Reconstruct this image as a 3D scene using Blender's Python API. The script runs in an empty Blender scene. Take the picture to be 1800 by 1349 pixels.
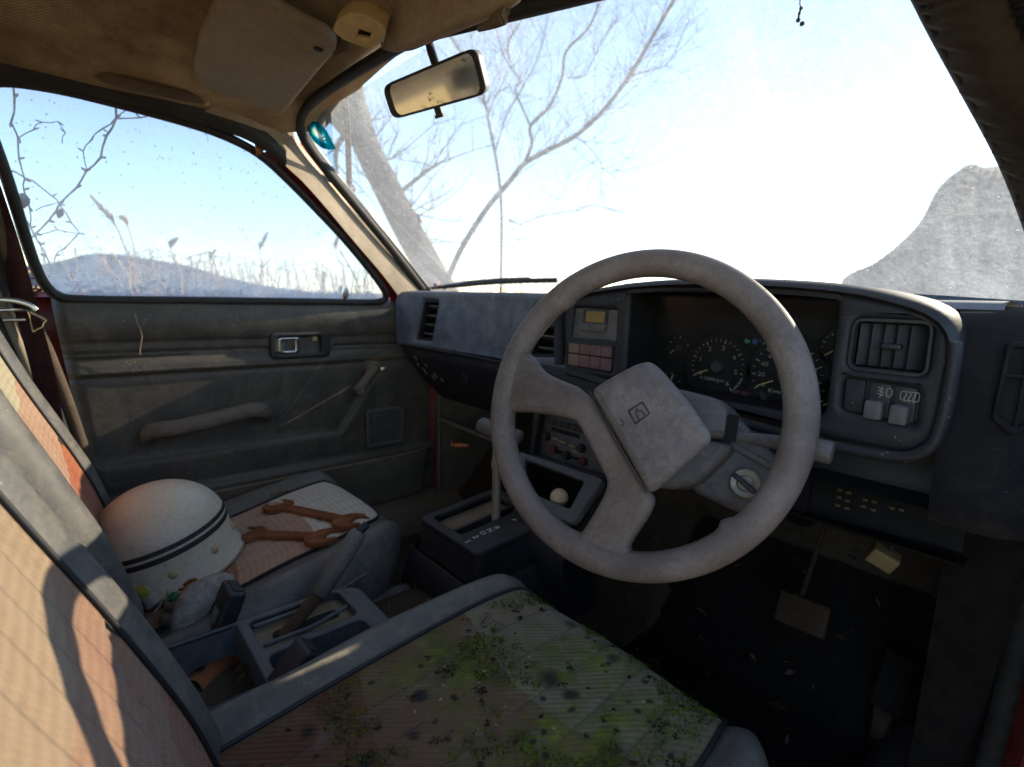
import bpy, bmesh, math, random
from mathutils import Vector, Matrix, noise
random.seed(11)
R = math.radians
S = bpy.context.scene
COL = S.collection
V = Vector

# ------------------------------------------------------------------ camera
CAM = V((0.7134, -0.4558, 0.7152))
YAW, PITCH, ROLL, FPX = 0.8605, -0.1635, 0.0282, 919.83
fw = V((-math.sin(YAW) * math.cos(PITCH), math.cos(YAW) * math.cos(PITCH), math.sin(PITCH)))
rt = V((math.cos(YAW), math.sin(YAW), 0)); up = rt.cross(fw)
cr, sr = math.cos(ROLL), math.sin(ROLL)
rt, up = cr * rt + sr * up, -sr * rt + cr * up
cd = bpy.data.cameras.new('camera'); co = bpy.data.objects.new('camera', cd); COL.objects.link(co)
mw = Matrix((rt, up, -fw)).transposed().to_4x4(); mw.translation = CAM
co.matrix_world = mw
cd.sensor_width = 36; cd.lens = 36 * FPX / 1800
cd.clip_start = 0.01; cd.clip_end = 5000
cd.dof.use_dof = True; cd.dof.focus_distance = 0.62; cd.dof.aperture_fstop = 5.0
S.camera = co

# ------------------------------------------------------------------ sky, sun, exposure
SUN_AZ, SUN_EL = R(6), R(25)          # azimuth to the right of straight ahead
W_ = bpy.data.worlds.new('World'); S.world = W_; W_.use_nodes = True
wn = W_.node_tree; wn.nodes.clear()
sky = wn.nodes.new('ShaderNodeTexSky'); sky.sky_type = 'NISHITA'; sky.sun_disc = False
sky.sun_elevation = SUN_EL; sky.sun_rotation = SUN_AZ; sky.air_density = 1.0; sky.dust_density = 0.1; sky.ozone_density = 1.2
bg = wn.nodes.new('ShaderNodeBackground'); bg.inputs[1].default_value = 0.14
wo = wn.nodes.new('ShaderNodeOutputWorld')
wn.links.new(sky.outputs[0], bg.inputs[0]); wn.links.new(bg.outputs[0], wo.inputs[0])
sl = bpy.data.lights.new('sun', 'SUN'); sl.energy = 5.0; sl.angle = R(0.5); sl.color = (1.0, 0.85, 0.64)
so = bpy.data.objects.new('sun', sl); COL.objects.link(so)
sd = V((math.sin(SUN_AZ) * math.cos(SUN_EL), math.cos(SUN_AZ) * math.cos(SUN_EL), math.sin(SUN_EL)))
so.rotation_euler = sd.to_track_quat('Z', 'Y').to_euler(); so.location = sd * 20
S.view_settings.view_transform = 'Standard'; S.view_settings.look = 'None'
S.view_settings.exposure = 2.0; S.view_settings.gamma = 1.0
S.render.engine = 'CYCLES'
S.cycles.max_bounces = 10; S.cycles.diffuse_bounces = 5; S.cycles.glossy_bounces = 4
S.cycles.transparent_max_bounces = 16; S.cycles.transmission_bounces = 6
S.cycles.caustics_reflective = False; S.cycles.caustics_refractive = False
S.cycles.sample_clamp_indirect = 6.0
S.cycles.use_denoising = True

# ------------------------------------------------------------------ measuring helpers (a point of the photograph on a real plane)
def ray(u, v):
    return rt * ((u - 900) / FPX) + up * (-(v - 674.5) / FPX) + fw
def at(u, v, X=None, Y=None, Z=None, D=None):
    d = ray(u, v)
    k = (X - CAM.x) / d.x if X is not None else (Y - CAM.y) / d.y if Y is not None else (Z - CAM.z) / d.z if Z is not None else D
    return CAM + d * k
def atp(u, v, p, n):
    d = ray(u, v); p = V(p); n = V(n)
    return CAM + d * (n.dot(p - CAM) / n.dot(d))

# ------------------------------------------------------------------ objects
BASE = {}
def thing(name, label, cat, loc=(0, 0, 0), group=None, kind=None):
    o = bpy.data.objects.new(name, None); COL.objects.link(o); o.empty_display_size = 0.05
    o.location = loc; o['label'] = label; o['category'] = cat
    if group: o['group'] = group
    if kind: o['kind'] = kind
    BASE[o.name] = V(loc)
    return o
def tag(o, label=None, cat=None, group=None, kind=None):
    for k, x in (('label', label), ('category', cat), ('group', group), ('kind', kind)):
        if x: o[k] = x
    return o
def build(name, bm, mat, parent=None, sharp=40, loc=None, label=None):
    bmesh.ops.remove_doubles(bm, verts=bm.verts, dist=1e-6)
    bmesh.ops.recalc_face_normals(bm, faces=bm.faces)
    base = BASE[parent.name] if parent else V(loc or (0, 0, 0))
    bmesh.ops.translate(bm, verts=bm.verts, vec=-base)
    me = bpy.data.meshes.new(name); bm.to_mesh(me); bm.free()
    for p in me.polygons: p.use_smooth = True
    if sharp: me.set_sharp_from_angle(angle=R(sharp))
    if isinstance(mat, (list, tuple)):
        for m in mat: me.materials.append(m)
    else: me.materials.append(mat)
    o = bpy.data.objects.new(name, me); COL.objects.link(o)
    if parent: o.parent = parent
    else: o.location = base
    if label: o['label'] = label
    BASE[o.name] = base
    return o
def NB(): return bmesh.new()

def grid(bm, rows, mi=0, close=False, uv=True):
    vs = [[bm.verts.new(p) for p in r] for r in rows]
    ul = bm.loops.layers.uv.verify()
    n, m = len(rows), len(rows[0])
    for i in range(n - 1):
        for j in range(m if close else m - 1):
            j2 = (j + 1) % m
            try: f = bm.faces.new((vs[i][j], vs[i][j2], vs[i + 1][j2], vs[i + 1][j]))
            except ValueError: continue
            f.material_index = mi
            for l, (a, b) in zip(f.loops, ((i, j), (i, j + 1), (i + 1, j + 1), (i + 1, j))):
                l[ul].uv = (b / max(1, m - (0 if close else 1)), a / (n - 1))
    return vs
def frames(pts, upv=None):
    out = []; prev = None
    for i, p in enumerate(pts):
        a = pts[max(0, i - 1)]; b = pts[min(len(pts) - 1, i + 1)]
        t = (b - a).normalized() if (b - a).length > 1e-9 else V((0, 0, 1))
        if prev is None:
            h = upv if upv else (V((0, 0, 1)) if abs(t.z) < .9 else V((1, 0, 0)))
        else: h = prev
        x = h - t * h.dot(t)
        if x.length < 1e-6: x = t.orthogonal()
        x.normalize(); y = t.cross(x); prev = x
        out.append((p, x, y))
    return out
def tube(bm, pts, r, n=8, sq=1.0, upv=None, cap=True, close=False, mi=0):
    pts = [V(p) for p in pts]
    rs = r if isinstance(r, (list, tuple)) else [r] * len(pts)
    if len(rs) != len(pts): rs = [rs[0] + (rs[-1] - rs[0]) * i / (len(pts) - 1) for i in range(len(pts))]
    rows = []
    fr = frames(pts, upv)
    for (p, x, y), q in zip(fr, rs):
        rows.append([p + x * (math.cos(2 * math.pi * k / n) * q) + y * (math.sin(2 * math.pi * k / n) * q * sq) for k in range(n)])
    if close: rows.append(rows[0])
    vs = grid(bm, rows, mi, close=True)
    if cap and not close:
        for row in (vs[0], vs[-1]):
            try: bm.faces.new(row).material_index = mi
            except ValueError: pass
def smooth(pts, k=2, close=False):
    pts = [V(p) for p in pts]
    for _ in range(k):
        o = []
        m = len(pts)
        if not close: o.append(pts[0])
        for i in range(m if close else m - 1):
            a, b = pts[i], pts[(i + 1) % m]
            o += [a * .75 + b * .25, a * .25 + b * .75]
        if not close: o.append(pts[-1])
        pts = o
    return pts
def spline(pts, n=6):
    pts = [V(p) for p in pts]; o = []
    for i in range(len(pts) - 1):
        p0 = pts[max(0, i - 1)]; p1 = pts[i]; p2 = pts[i + 1]; p3 = pts[min(len(pts) - 1, i + 2)]
        for k in range(n):
            t = k / n
            o.append(.5 * ((2 * p1) + (p2 - p0) * t + (2 * p0 - 5 * p1 + 4 * p2 - p3) * t * t + (3 * p1 - p0 - 3 * p2 + p3) * t ** 3))
    o.append(pts[-1]); return o
def box(bm, c, s, M=None, mi=0):
    x, y, z = s[0] / 2, s[1] / 2, s[2] / 2; c = V(c)
    v = []
    for sx, sy, sz in ((-1,-1,-1),(1,-1,-1),(1,1,-1),(-1,1,-1),(-1,-1,1),(1,-1,1),(1,1,1),(-1,1,1)):
        q = V((sx * x, sy * y, sz * z)) + c
        v.append(bm.verts.new(M @ q if M else q))
    for f in ((0,3,2,1),(4,5,6,7),(0,1,5,4),(1,2,6,5),(2,3,7,6),(3,0,4,7)):
        bm.faces.new([v[i] for i in f]).material_index = mi
def rbox(bm, c, s, r, M=None, n=4, mi=0, f=None, dens=None):
    """box with rounded edges; dens = cells per side between the rounded strips"""
    c = V(c); h = [max(x / 2, r + 1e-5) for x in s]
    d = dens or (1, 1, 1)
    def line(i):
        a = h[i] - r
        o = [-h[i] + r * (1 - math.cos(math.pi / 2 * k / n)) for k in range(n)]
        o += [-a + 2 * a * k / d[i] for k in range(d[i] + 1)]
        o += [h[i] - r * (1 - math.cos(math.pi / 2 * (n - 1 - k) / n)) for k in range(n)]
        return o
    L = [line(i) for i in range(3)]
    def mp(p):
        q = V([max(-(h[i] - r), min(h[i] - r, p[i])) for i in range(3)])
        e = V(p) - q
        if e.length > 1e-9: e = e.normalized() * r
        p = q + e
        if f: p = f(p)
        p = p + c
        return M @ p if M else p
    for ax in range(3):
        a, b = (ax + 1) % 3, (ax + 2) % 3
        for sgn in (-1, 1):
            rows = []
            for y in L[b]:
                row = []
                for x in L[a]:
                    p = [0, 0, 0]; p[ax] = sgn * h[ax]; p[a] = x; p[b] = y
                    row.append(mp(p))
                rows.append(row)
            grid(bm, rows, mi)
def lathe(bm, prof, M, n=24, mi=0, a0=0, a1=2 * math.pi):
    full = abs(a1 - a0 - 2 * math.pi) < 1e-6
    rows = []
    for r, z in prof:
        rows.append([M @ V((r * math.cos(a0 + (a1 - a0) * k / n), r * math.sin(a0 + (a1 - a0) * k / n), z)) for k in range(n if full else n + 1)])
    vs = grid(bm, rows, mi, close=full)
def addmesh(bm, me, M=None, mi=0):
    b2 = bmesh.new(); b2.from_mesh(me)
    if M: bmesh.ops.transform(b2, matrix=M, verts=b2.verts)
    mp = {v.index: bm.verts.new(v.co) for v in b2.verts}
    for f in b2.faces:
        try: bm.faces.new([mp[v.index] for v in f.verts]).material_index = mi
        except ValueError: pass
    b2.free()
def _curve_mesh(cu):
    o = bpy.data.objects.new('tmp', cu); COL.objects.link(o)
    dg = bpy.context.evaluated_depsgraph_get(); dg.update()
    me = bpy.data.meshes.new_from_object(o.evaluated_get(dg))
    bpy.data.objects.remove(o); return me
def plate(bm, outer, holes=(), depth=.01, bevel=.002, M=None, mi=0):
    """flat plate with holes in local XY, its front face at z=0 and its back at -depth"""
    cu = bpy.data.curves.new('tmp', 'CURVE'); cu.dimensions = '2D'; cu.fill_mode = 'BOTH'
    for poly in [outer] + list(holes):
        sp = cu.splines.new('POLY'); sp.points.add(len(poly) - 1); sp.use_cyclic_u = True
        for q, p in zip(sp.points, poly): q.co = (p[0], p[1], 0, 1)
    cu.extrude = max(1e-5, depth / 2 - bevel); cu.bevel_depth = bevel; cu.bevel_resolution = 2; cu.offset = -bevel
    me = _curve_mesh(cu)
    T = Matrix.Translation((0, 0, -depth / 2))
    addmesh(bm, me, (M @ T) if M else T, mi)
    bpy.data.meshes.remove(me); bpy.data.curves.remove(cu)
def text(bm, s, size, M, depth=.0004, mi=0, sx=1.0):
    cu = bpy.data.curves.new('tmp', 'FONT'); cu.body = s; cu.size = size; cu.align_x = 'CENTER'; cu.align_y = 'CENTER'
    cu.extrude = depth; cu.resolution_u = 3
    me = _curve_mesh(cu)
    addmesh(bm, me, M @ Matrix.Diagonal((sx, 1, 1, 1)), mi)
    bpy.data.meshes.remove(me); bpy.data.curves.remove(cu)
def rrect(x0, y0, x1, y1, r, n=5):
    o = []
    for cx, cy, a in ((x1 - r, y0 + r, -90), (x1 - r, y1 - r, 0), (x0 + r, y1 - r, 90), (x0 + r, y0 + r, 180)):
        for k in range(n + 1):
            t = R(a + 90 * k / n); o.append((cx + r * math.cos(t), cy + r * math.sin(t)))
    return o
def rpoly(pts, r, n=4):
    """round the corners of a polygon"""
    o = []; m = len(pts)
    for i in range(m):
        p = V((*pts[i][:2], 0)); a = V((*pts[i - 1][:2], 0)); b = V((*pts[(i + 1) % m][:2], 0))
        ri = pts[i][2] if len(pts[i]) > 2 else r
        da, db = (a - p), (b - p)
        k = min(ri, da.length * .45, db.length * .45)
        s, e = p + da.normalized() * k, p + db.normalized() * k
        for j in range(n + 1):
            t = j / n; q = s * (1 - t) ** 2 + p * 2 * t * (1 - t) + e * t * t
            o.append((q.x, q.y))
    return o
def basis(o, ex, ey):
    ex = V(ex).normalized(); ey = V(ey); ey = (ey - ex * ey.dot(ex)).normalized(); ez = ex.cross(ey)
    m = Matrix((ex, ey, ez)).transposed().to_4x4(); m.translation = V(o); return m
def facing(Y, tilt=0.0):
    """local x -> car X, local y -> up, local z -> towards the rear (the driver); origin on the plane Y"""
    return Matrix.Translation((0, Y, 0)) @ Matrix.Rotation(math.pi / 2 + tilt, 4, 'X')
# ------------------------------------------------------------------ materials
class NT:
    def __init__(s, name):
        s.m = bpy.data.materials.new(name); s.m.use_nodes = True; s.t = s.m.node_tree; s.t.nodes.clear()
        s.out = s.t.nodes.new('ShaderNodeOutputMaterial'); s.tc = s.t.nodes.new('ShaderNodeTexCoord')
    def n(s, ty, ins=None, **kw):
        x = s.t.nodes.new('ShaderNode' + ty)
        for k, v in kw.items(): setattr(x, k, v)
        for k, v in (ins or {}).items():
            if hasattr(v, 'is_output'): s.t.links.new(v, x.inputs[k])
            else: x.inputs[k].default_value = v
        return x
    def noise(s, scale, detail=4, rough=.6, vec=None, dist=0.0):
        return s.n('TexNoise', {'Vector': vec or s.tc.outputs['Object'], 'Scale': scale, 'Detail': detail, 'Roughness': rough, 'Distortion': dist}).outputs['Fac']
    def ramp(s, fac, stops, interp='LINEAR'):
        r = s.n('ValToRGB', {'Fac': fac}); cr = r.color_ramp; cr.interpolation = interp
        while len(cr.elements) < len(stops): cr.elements.new(.5)
        for e, (p, c) in zip(cr.elements, stops):
            e.position = p; e.color = (c, c, c, 1) if not isinstance(c, (tuple, list)) else (*c[:3], 1)
        return r.outputs['Color']
    def mix(s, fac, a, b, mode='MIX'):
        x = s.n('Mix', data_type='RGBA', blend_type=mode)
        for i, v in ((0, fac), (6, a), (7, b)):
            if hasattr(v, 'is_output'): s.t.links.new(v, x.inputs[i])
            else: x.inputs[i].default_value = (*v[:3], 1) if isinstance(v, (tuple, list)) else v
        return x.outputs[2]
    def math(s, op, a, b=0.0, c=0.0):
        x = s.n('Math', operation=op)
        for i, v in enumerate((a, b, c)):
            if hasattr(v, 'is_output'): s.t.links.new(v, x.inputs[i])
            else: x.inputs[i].default_value = v
        return x.outputs[0]
    def bump(s, h, strength=.2, dist=.002, nrm=None):
        i = {'Height': h, 'Strength': strength, 'Distance': dist}
        if nrm: i['Normal'] = nrm
        return s.n('Bump', i).outputs['Normal']
    def bsdf(s, color, rough=.6, spec=.4, metal=0.0, normal=None, sheen=0.0):
        i = {'Base Color': color if hasattr(color, 'is_output') else (*color[:3], 1), 'Roughness': rough, 'Specular IOR Level': spec, 'Metallic': metal, 'Sheen Weight': sheen}
        if normal: i['Normal'] = normal
        b = s.n('BsdfPrincipled', i)
        s.t.links.new(b.outputs[0], s.out.inputs[0]); return b

def dusty(name, c1, c2, dust=(.3, .26, .22), amt=.35, scale=6, fine=90, rough=.62, spec=.4, bump=.15, upd=0.0, metal=0.0, speck=0.0, bdist=.001, lo=.42, hi=.72, scr=0.0):
    """worn surface: two base tones, drifts of dust, fine grain, optional settled dust on upward faces and dark specks"""
    t = NT(name)
    a = t.noise(scale, 6, .65)
    base = t.mix(t.ramp(a, [(.3, 0.), (.7, 1.)]), c1, c2)
    d = t.noise(scale * 2.7, 9, .72, dist=.6)
    df = t.math('MULTIPLY', t.ramp(d, [(lo, 0.), (hi, 1.)]), amt)
    g = t.noise(fine, 5, .8)
    df = t.math('MULTIPLY', df, t.ramp(g, [(.3, .45), (.65, 1.)]))
    if upd:
        nz = t.n('SeparateXYZ', {0: t.n('NewGeometry').outputs['Normal']}).outputs['Z']
        u = t.math('MULTIPLY', t.ramp(nz, [(.25, 0.), (.95, 1.)]), upd)
        u = t.math('MULTIPLY', u, t.ramp(t.noise(scale * 5, 8, .7), [(.3, .5), (.7, 1.)]))
        df = t.math('MAXIMUM', df, u)
    c = t.mix(df, base, dust)
    c = t.mix(t.math('MULTIPLY', t.ramp(g, [(.35, 1.), (.5, 0.)]), .35), c, t.mix(.5, c, (0, 0, 0)))
    if speck:
        vo = t.n('TexVoronoi', {'Vector': t.tc.outputs['Object'], 'Scale': 120.0}).outputs['Distance']
        sp = t.math('MULTIPLY', t.ramp(vo, [(.10, 1.), (.16, 0.)]), t.ramp(t.noise(25, 3), [(.52, 0.), (.62, speck)]))
        c = t.mix(sp, c, (.5, .46, .4))
    if scr:      # fine scuffs and scratches running several ways
        for rot, k in (((.3, .2, .5), 1.0), ((1.1, .7, 2.0), .8), ((.2, 1.2, -.6), .8)):
            mp = t.n('Mapping', {'Vector': t.tc.outputs['Object'], 'Rotation': rot, 'Scale': (9.0, 230.0, 230.0)})
            sn = t.ramp(t.noise(1.0, 3, .5, mp.outputs[0]), [(.685, 0.), (.72, 1.)])
            sm = t.ramp(t.noise(scale * 1.6, 3, .6), [(.48, 0.), (.62, 1.)])
            c = t.mix(t.math('MULTIPLY', t.math('MULTIPLY', sn, sm), scr * k), c, dust)
    rg = t.math('ADD', t.math('MULTIPLY', df, .35), rough)
    nm = t.bump(t.math('ADD', g, t.math('MULTIPLY', d, .6)), bump, bdist)
    t.bsdf(c, rg, spec, metal, nm); return t.m

def plain(name, c, rough=.6, spec=.4, metal=0.0, var=.25, scale=30, bump=.1):
    t = NT(name)
    g = t.noise(scale, 6, .7)
    col = t.mix(t.ramp(g, [(.3, 0.), (.7, 1.)]), tuple(x * (1 - var) for x in c), tuple(min(1, x * (1 + var)) for x in c))
    t.bsdf(col, rough, spec, metal, t.bump(g, bump, .001)); return t.m

def fabric(name, bands, arch=0.12, moss=0.0, dirt=.35, rib=260, diag=False, fade=(.5, .42, .3)):
    """ribbed seat cloth woven in broad colour bands across the seat; v runs along the seat"""
    t = NT(name)
    uv = t.n('SeparateXYZ', {0: t.tc.outputs['UV']})
    u, v = uv.outputs['X'], uv.outputs['Y']
    du = t.math('SUBTRACT', u, .5)
    vv = t.math('ADD', v, t.math('MULTIPLY', t.math('MULTIPLY', du, du), arch))
    vv = t.math('ADD', vv, t.math('MULTIPLY', t.math('SUBTRACT', t.noise(60, 2), .5), .012))
    c = t.ramp(vv, bands, 'CONSTANT')
    ch = t.math('ABSOLUTE', t.math('SUBTRACT', t.math('FRACT', t.math('MULTIPLY', u, 6.0)), .5))     # six sewn channels
    seam = t.ramp(ch, [(.47, 0.), (.495, 1.)])
    zig = t.math('MULTIPLY', t.math('ABSOLUTE', t.math('SUBTRACT', t.math('FRACT', t.math('MULTIPLY', u, 42.0)), .5)), .016)
    if diag: w = t.math('SINE', t.math('MULTIPLY', t.math('SUBTRACT', t.math('MULTIPLY', u, .33), t.math('MULTIPLY', v, .47)), 760.0))
    else: w = t.math('SINE', t.math('MULTIPLY', t.math('ADD', v, zig), float(rib)))
    w = t.math('ADD', t.math('MULTIPLY', w, .5), .5)
    c = t.mix(t.math('MULTIPLY', w, .38), c, t.mix(.55, c, (0.02, .015, .01)))
    c = t.mix(t.math('MULTIPLY', seam, .45), c, (.04, .028, .02))
    n1 = t.noise(9, 8, .7); n2 = t.noise(38, 8, .75)
    c = t.mix(t.math('MULTIPLY', t.ramp(n1, [(.4, 0.), (.75, 1.)]), dirt), c, fade)
    c = t.mix(t.math('MULTIPLY', t.ramp(n2, [(.52, 0.), (.75, 1.)]), dirt * .8), c, (.06, .045, .03))
    if moss:
        po = t.tc.outputs['Object']
        big = t.noise(4.2, 4, .6, dist=.4); fine_ = t.noise(48, 9, .8)
        m1 = t.ramp(t.math('ADD', t.math('MULTIPLY', big, .72), t.math('MULTIPLY', fine_, .34)), [(.49, 0.), (.60, 1.)])
        # the moss has spread from the damp front of the cushion
        fr = t.ramp(v, [(.30, .25), (.70, 1.)])
        mf = t.math('MULTIPLY', t.math('MULTIPLY', m1, fr), moss)
        mc = t.mix(t.ramp(t.noise(30, 7, .75), [(.35, 0.), (.68, 1.)]), (.030, .038, .008), (.145, .180, .012))
        c = t.mix(mf, c, mc)
        wsh = t.math('MULTIPLY', t.ramp(t.noise(17, 8, .75), [(.55, 0.), (.72, 1.)]), .35)
        c = t.mix(wsh, c, (.27, .24, .215))
        for sc, r0, r1, k in ((12.0, .08, .20, .85), (27.0, .14, .30, .9), (64.0, .16, .30, .9)):
            vo = t.n('TexVoronoi', {'Vector': t.mix(.012, po, t.n('TexNoise', {'Vector': po, 'Scale': 30.0}).outputs['Color']), 'Scale': sc})
            rnd = t.n('SeparateXYZ', {0: vo.outputs['Color']}).outputs['X']
            sp = t.math('MULTIPLY', t.ramp(vo.outputs['Distance'], [(r0, 1.), (r1, 0.)]), t.ramp(rnd, [(.55, 0.), (.62, k)]))
            c = t.mix(sp, c, (.012, .012, .008))
    h = t.math('ADD', t.math('MULTIPLY', w, .7), n2)
    t.bsdf(c, .95, .1, 0, t.bump(t.math('SUBTRACT', h, t.math('MULTIPLY', seam, 2.0)), .5, .0015), sheen=.15)
    return t.m

def glass(name, tint, dust, lo, hi, streak=0.0, low=None, specks=.0, gloss=.03):
    """clear glass with a film of dust that scatters the light falling on it"""
    t = NT(name)
    n1 = t.noise(3.0, 6, .6); n2 = t.noise(160, 3, .8); n3 = t.noise(26, 8, .75)
    f = t.math('ADD', lo, t.math('MULTIPLY', t.ramp(n1, [(.3, 0.), (.75, 1.)]), hi - lo))
    f = t.math('MULTIPLY', f, t.ramp(n2, [(.3, .62), (.7, 1.25)]))
    f = t.math('MULTIPLY', f, t.ramp(n3, [(.3, .8), (.7, 1.15)]))
    if low:      # dust film, thicker towards the lower edge; doubles as pale horizon haze
        z = t.n('SeparateXYZ', {0: t.n('NewGeometry').outputs['Position']}).outputs['Z']
        lf = t.math('MULTIPLY', t.n('MapRange', {'Value': z, 'From Min': low[0], 'From Max': low[1], 'To Min': 1.0, 'To Max': 0.0}).outputs[0], low[2])
        f = t.math('ADD', f, t.math('MULTIPLY', lf, t.ramp(n3, [(.3, .7), (.7, 1.2)])))
    if streak:   # runs left by rain
        mp = t.n('Mapping', {'Vector': t.tc.outputs['Object'], 'Scale': (60.0, 3.0, 3.0)})
        f = t.math('MULTIPLY', f, t.ramp(t.noise(1.0, 5, .6, mp.outputs[0]), [(.35, 1.0 - streak), (.65, 1.0 + streak)]))
    if specks:
        vo = t.n('TexVoronoi', {'Vector': t.tc.outputs['Object'], 'Scale': 140.0})
        rnd = t.n('SeparateXYZ', {0: vo.outputs['Color']}).outputs['X']
        sp = t.math('MULTIPLY', t.ramp(vo.outputs['Distance'], [(.12, 1.), (.3, 0.)]), t.ramp(rnd, [(.80, 0.), (.86, specks)]))
        f = t.math('MAXIMUM', f, sp)
    dcol = dust
    if specks:
        dcol = t.mix(t.math('MULTIPLY', sp, .9), dust, (.10, .08, .06))
    tr = t.n('BsdfTransparent', {'Color': (*tint, 1)})
    tl = t.n('BsdfTranslucent', {'Color': dcol if hasattr(dcol, 'is_output') else (*dust, 1)})
    df = t.n('BsdfDiffuse', {'Color': dcol if hasattr(dcol, 'is_output') else (*dust, 1)})
    a = t.n('MixShader', {0: .3, 1: tl.outputs[0], 2: df.outputs[0]})
    m = t.n('MixShader', {0: f, 1: tr.outputs[0], 2: a.outputs[0]})
    gl = t.n('BsdfGlossy', {'Color': (1, 1, 1, 1), 'Roughness': .25})
    m2 = t.n('MixShader', {0: gloss, 1: m.outputs[0], 2: gl.outputs[0]})
    t.t.links.new(m2.outputs[0], t.out.inputs[0]); return t.m

M = {}
M['dash'] = dusty('dash_plastic', (.055, .068, .098), (.080, .094, .126), (.29, .29, .30), .6, 8, 150, .55, .45, .3, upd=.55, speck=.9, scr=.5)
M['pod'] = dusty('pod_plastic', (.009, .0095, .013), (.015, .0155, .020), (.11, .09, .075), .20, 8, 130, .55, .35, .3, upd=.28, speck=.3, scr=.5)
M['podd'] = dusty('dash_end_plastic', (.006, .006, .008), (.010, .010, .013), (.08, .068, .055), .22, 8, 130, .75, .15, .25, upd=.3, scr=.4)  # darker copy of the pod plastic; the dark right side put into its colour
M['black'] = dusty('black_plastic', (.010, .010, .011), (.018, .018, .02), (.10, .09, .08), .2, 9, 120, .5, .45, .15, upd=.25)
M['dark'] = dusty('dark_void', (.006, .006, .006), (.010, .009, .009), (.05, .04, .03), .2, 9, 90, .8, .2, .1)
M['wheel'] = dusty('wheel_foam', (.078, .057, .046), (.180, .142, .130), (.30, .245, .215), .6, 5, 170, .55, .3, .35, upd=.25, speck=.10, bdist=.0008)
M['pad'] = dusty('pad_foam', (.085, .070, .068), (.165, .135, .130), (.31, .25, .20), .65, 13, 150, .72, .3, .35, upd=.2, speck=.3, bdist=.0008)
M['shroud'] = dusty('shroud_plastic', (.058, .053, .055), (.092, .084, .084), (.24, .20, .17), .5, 14, 140, .6, .4, .25, upd=.35)
M['vinyl'] = dusty('seat_vinyl', (.054, .052, .050), (.100, .097, .090), (.23, .195, .135), .8, 11, 120, .5, .45, .15, upd=.18, speck=.35)
M['piping'] = plain('piping', (.012, .012, .013), .6)
M['door'] = dusty('door_vinyl', (.040, .036, .029), (.064, .057, .046), (.23, .19, .13), .42, 5, 90, .5, .45, .35, upd=.35, speck=.5, scr=.6)
M['doorhard'] = dusty('door_plastic', (.085, .070, .055), (.12, .10, .076), (.25, .2, .15), .4, 12, 100, .6, .35, .2, upd=.35)
M['rubber'] = dusty('black_rubber', (.010, .010, .010), (.018, .017, .016), (.10, .09, .07), .25, 10, 80, .6, .35, .1, upd=.2)
M['red'] = dusty('faded_red_paint', (.24, .012, .010), (.33, .022, .018), (.26, .10, .07), .3, 8, 70, .4, .5, .1, upd=.2)
M['darkred'] = dusty('dark_red_paint', (.11, .008, .008), (.16, .014, .012), (.12, .07, .05), .5, 9, 70, .5, .4, .1)  # darker version of the body's red
M['print'] = plain('white_print', (.62, .60, .55), .7)
M['grip'] = dusty('worn_grip', (.085, .072, .062), (.145, .125, .110), (.22, .19, .16), .5, 14, 140, .6, .4, .25, upd=.25)
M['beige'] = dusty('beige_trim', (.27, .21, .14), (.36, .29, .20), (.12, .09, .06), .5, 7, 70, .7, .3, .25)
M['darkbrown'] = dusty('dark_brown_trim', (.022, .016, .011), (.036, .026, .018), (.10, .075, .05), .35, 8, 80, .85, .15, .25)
M['brown'] = dusty('brown_trim', (.075, .052, .034), (.11, .078, .052), (.20, .15, .10), .4, 8, 80, .8, .25, .25)
M['cream'] = dusty('cream_plastic', (.46, .33, .15), (.54, .41, .22), (.16, .11, .06), .5, 20, 90, .5, .4, .15)
M['carpet'] = dusty('floor_carpet', (.028, .021, .014), (.050, .037, .026), (.13, .10, .07), .5, 9, 60, .95, .1, .6, upd=.2, bdist=.004)
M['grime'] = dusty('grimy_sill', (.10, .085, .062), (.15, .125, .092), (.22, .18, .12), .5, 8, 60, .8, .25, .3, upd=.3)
M['rust'] = dusty('rust', (.15, .052, .021), (.28, .105, .044), (.060, .024, .013), .75, 18, 120, .9, .15, .5, bdist=.0012)
M['rustd'] = dusty('dark_rust', (.055, .028, .016), (.10, .05, .028), (.15, .12, .09), .5, 18, 120, .8, .2, .4)
M['chrome'] = plain('worn_chrome', (.55, .56, .54), .25, .5, 1.0, .15)
M['steel'] = dusty('dull_steel', (.20, .18, .14), (.30, .27, .22), (.16, .09, .04), .6, 20, 100, .45, .5, .2, metal=.4)
M['pale'] = plain('pale_print', (.25, .23, .19), .7, .3, 0, .15)
M['needle'] = plain('needle_yellow', (.34, .27, .09), .6)
M['green'] = plain('indicator_green', (.01, .22, .07), .5)
M['blue'] = plain('indicator_blue', (.01, .04, .16), .5)
M['redlamp'] = plain('indicator_red', (.09, .015, .012), .5)
M['amber'] = dusty('amber_display', (.20, .115, .02), (.27, .16, .03), (.12, .08, .04), .5, 60, 200, .35, .5, .1)
M['button'] = dusty('faded_red_buttons', (.125, .052, .058), (.16, .070, .070), (.22, .16, .12), .5, 30, 150, .6, .35, .2)
M['buttonb'] = dusty('faded_tan_buttons', (.17, .10, .075), (.19, .12, .085), (.22, .17, .12), .5, 30, 150, .6, .35, .2)
M['gray'] = dusty('console_plastic', (.050, .058, .068), (.070, .080, .092), (.22, .19, .15), .45, 12, 110, .55, .4, .2, upd=.35)
M['lens'] = glass('dusty_gauge_lens', (.94, .94, .94), (.30, .27, .23), .015, .05, gloss=.035)
M['amberd'] = plain('fuse_amber', (.10, .06, .015), .5)
M['tan'] = dusty('dusty_tray', (.17, .13, .085), (.22, .17, .11), (.10, .08, .05), .4, 14, 90, .85, .2, .3)
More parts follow.
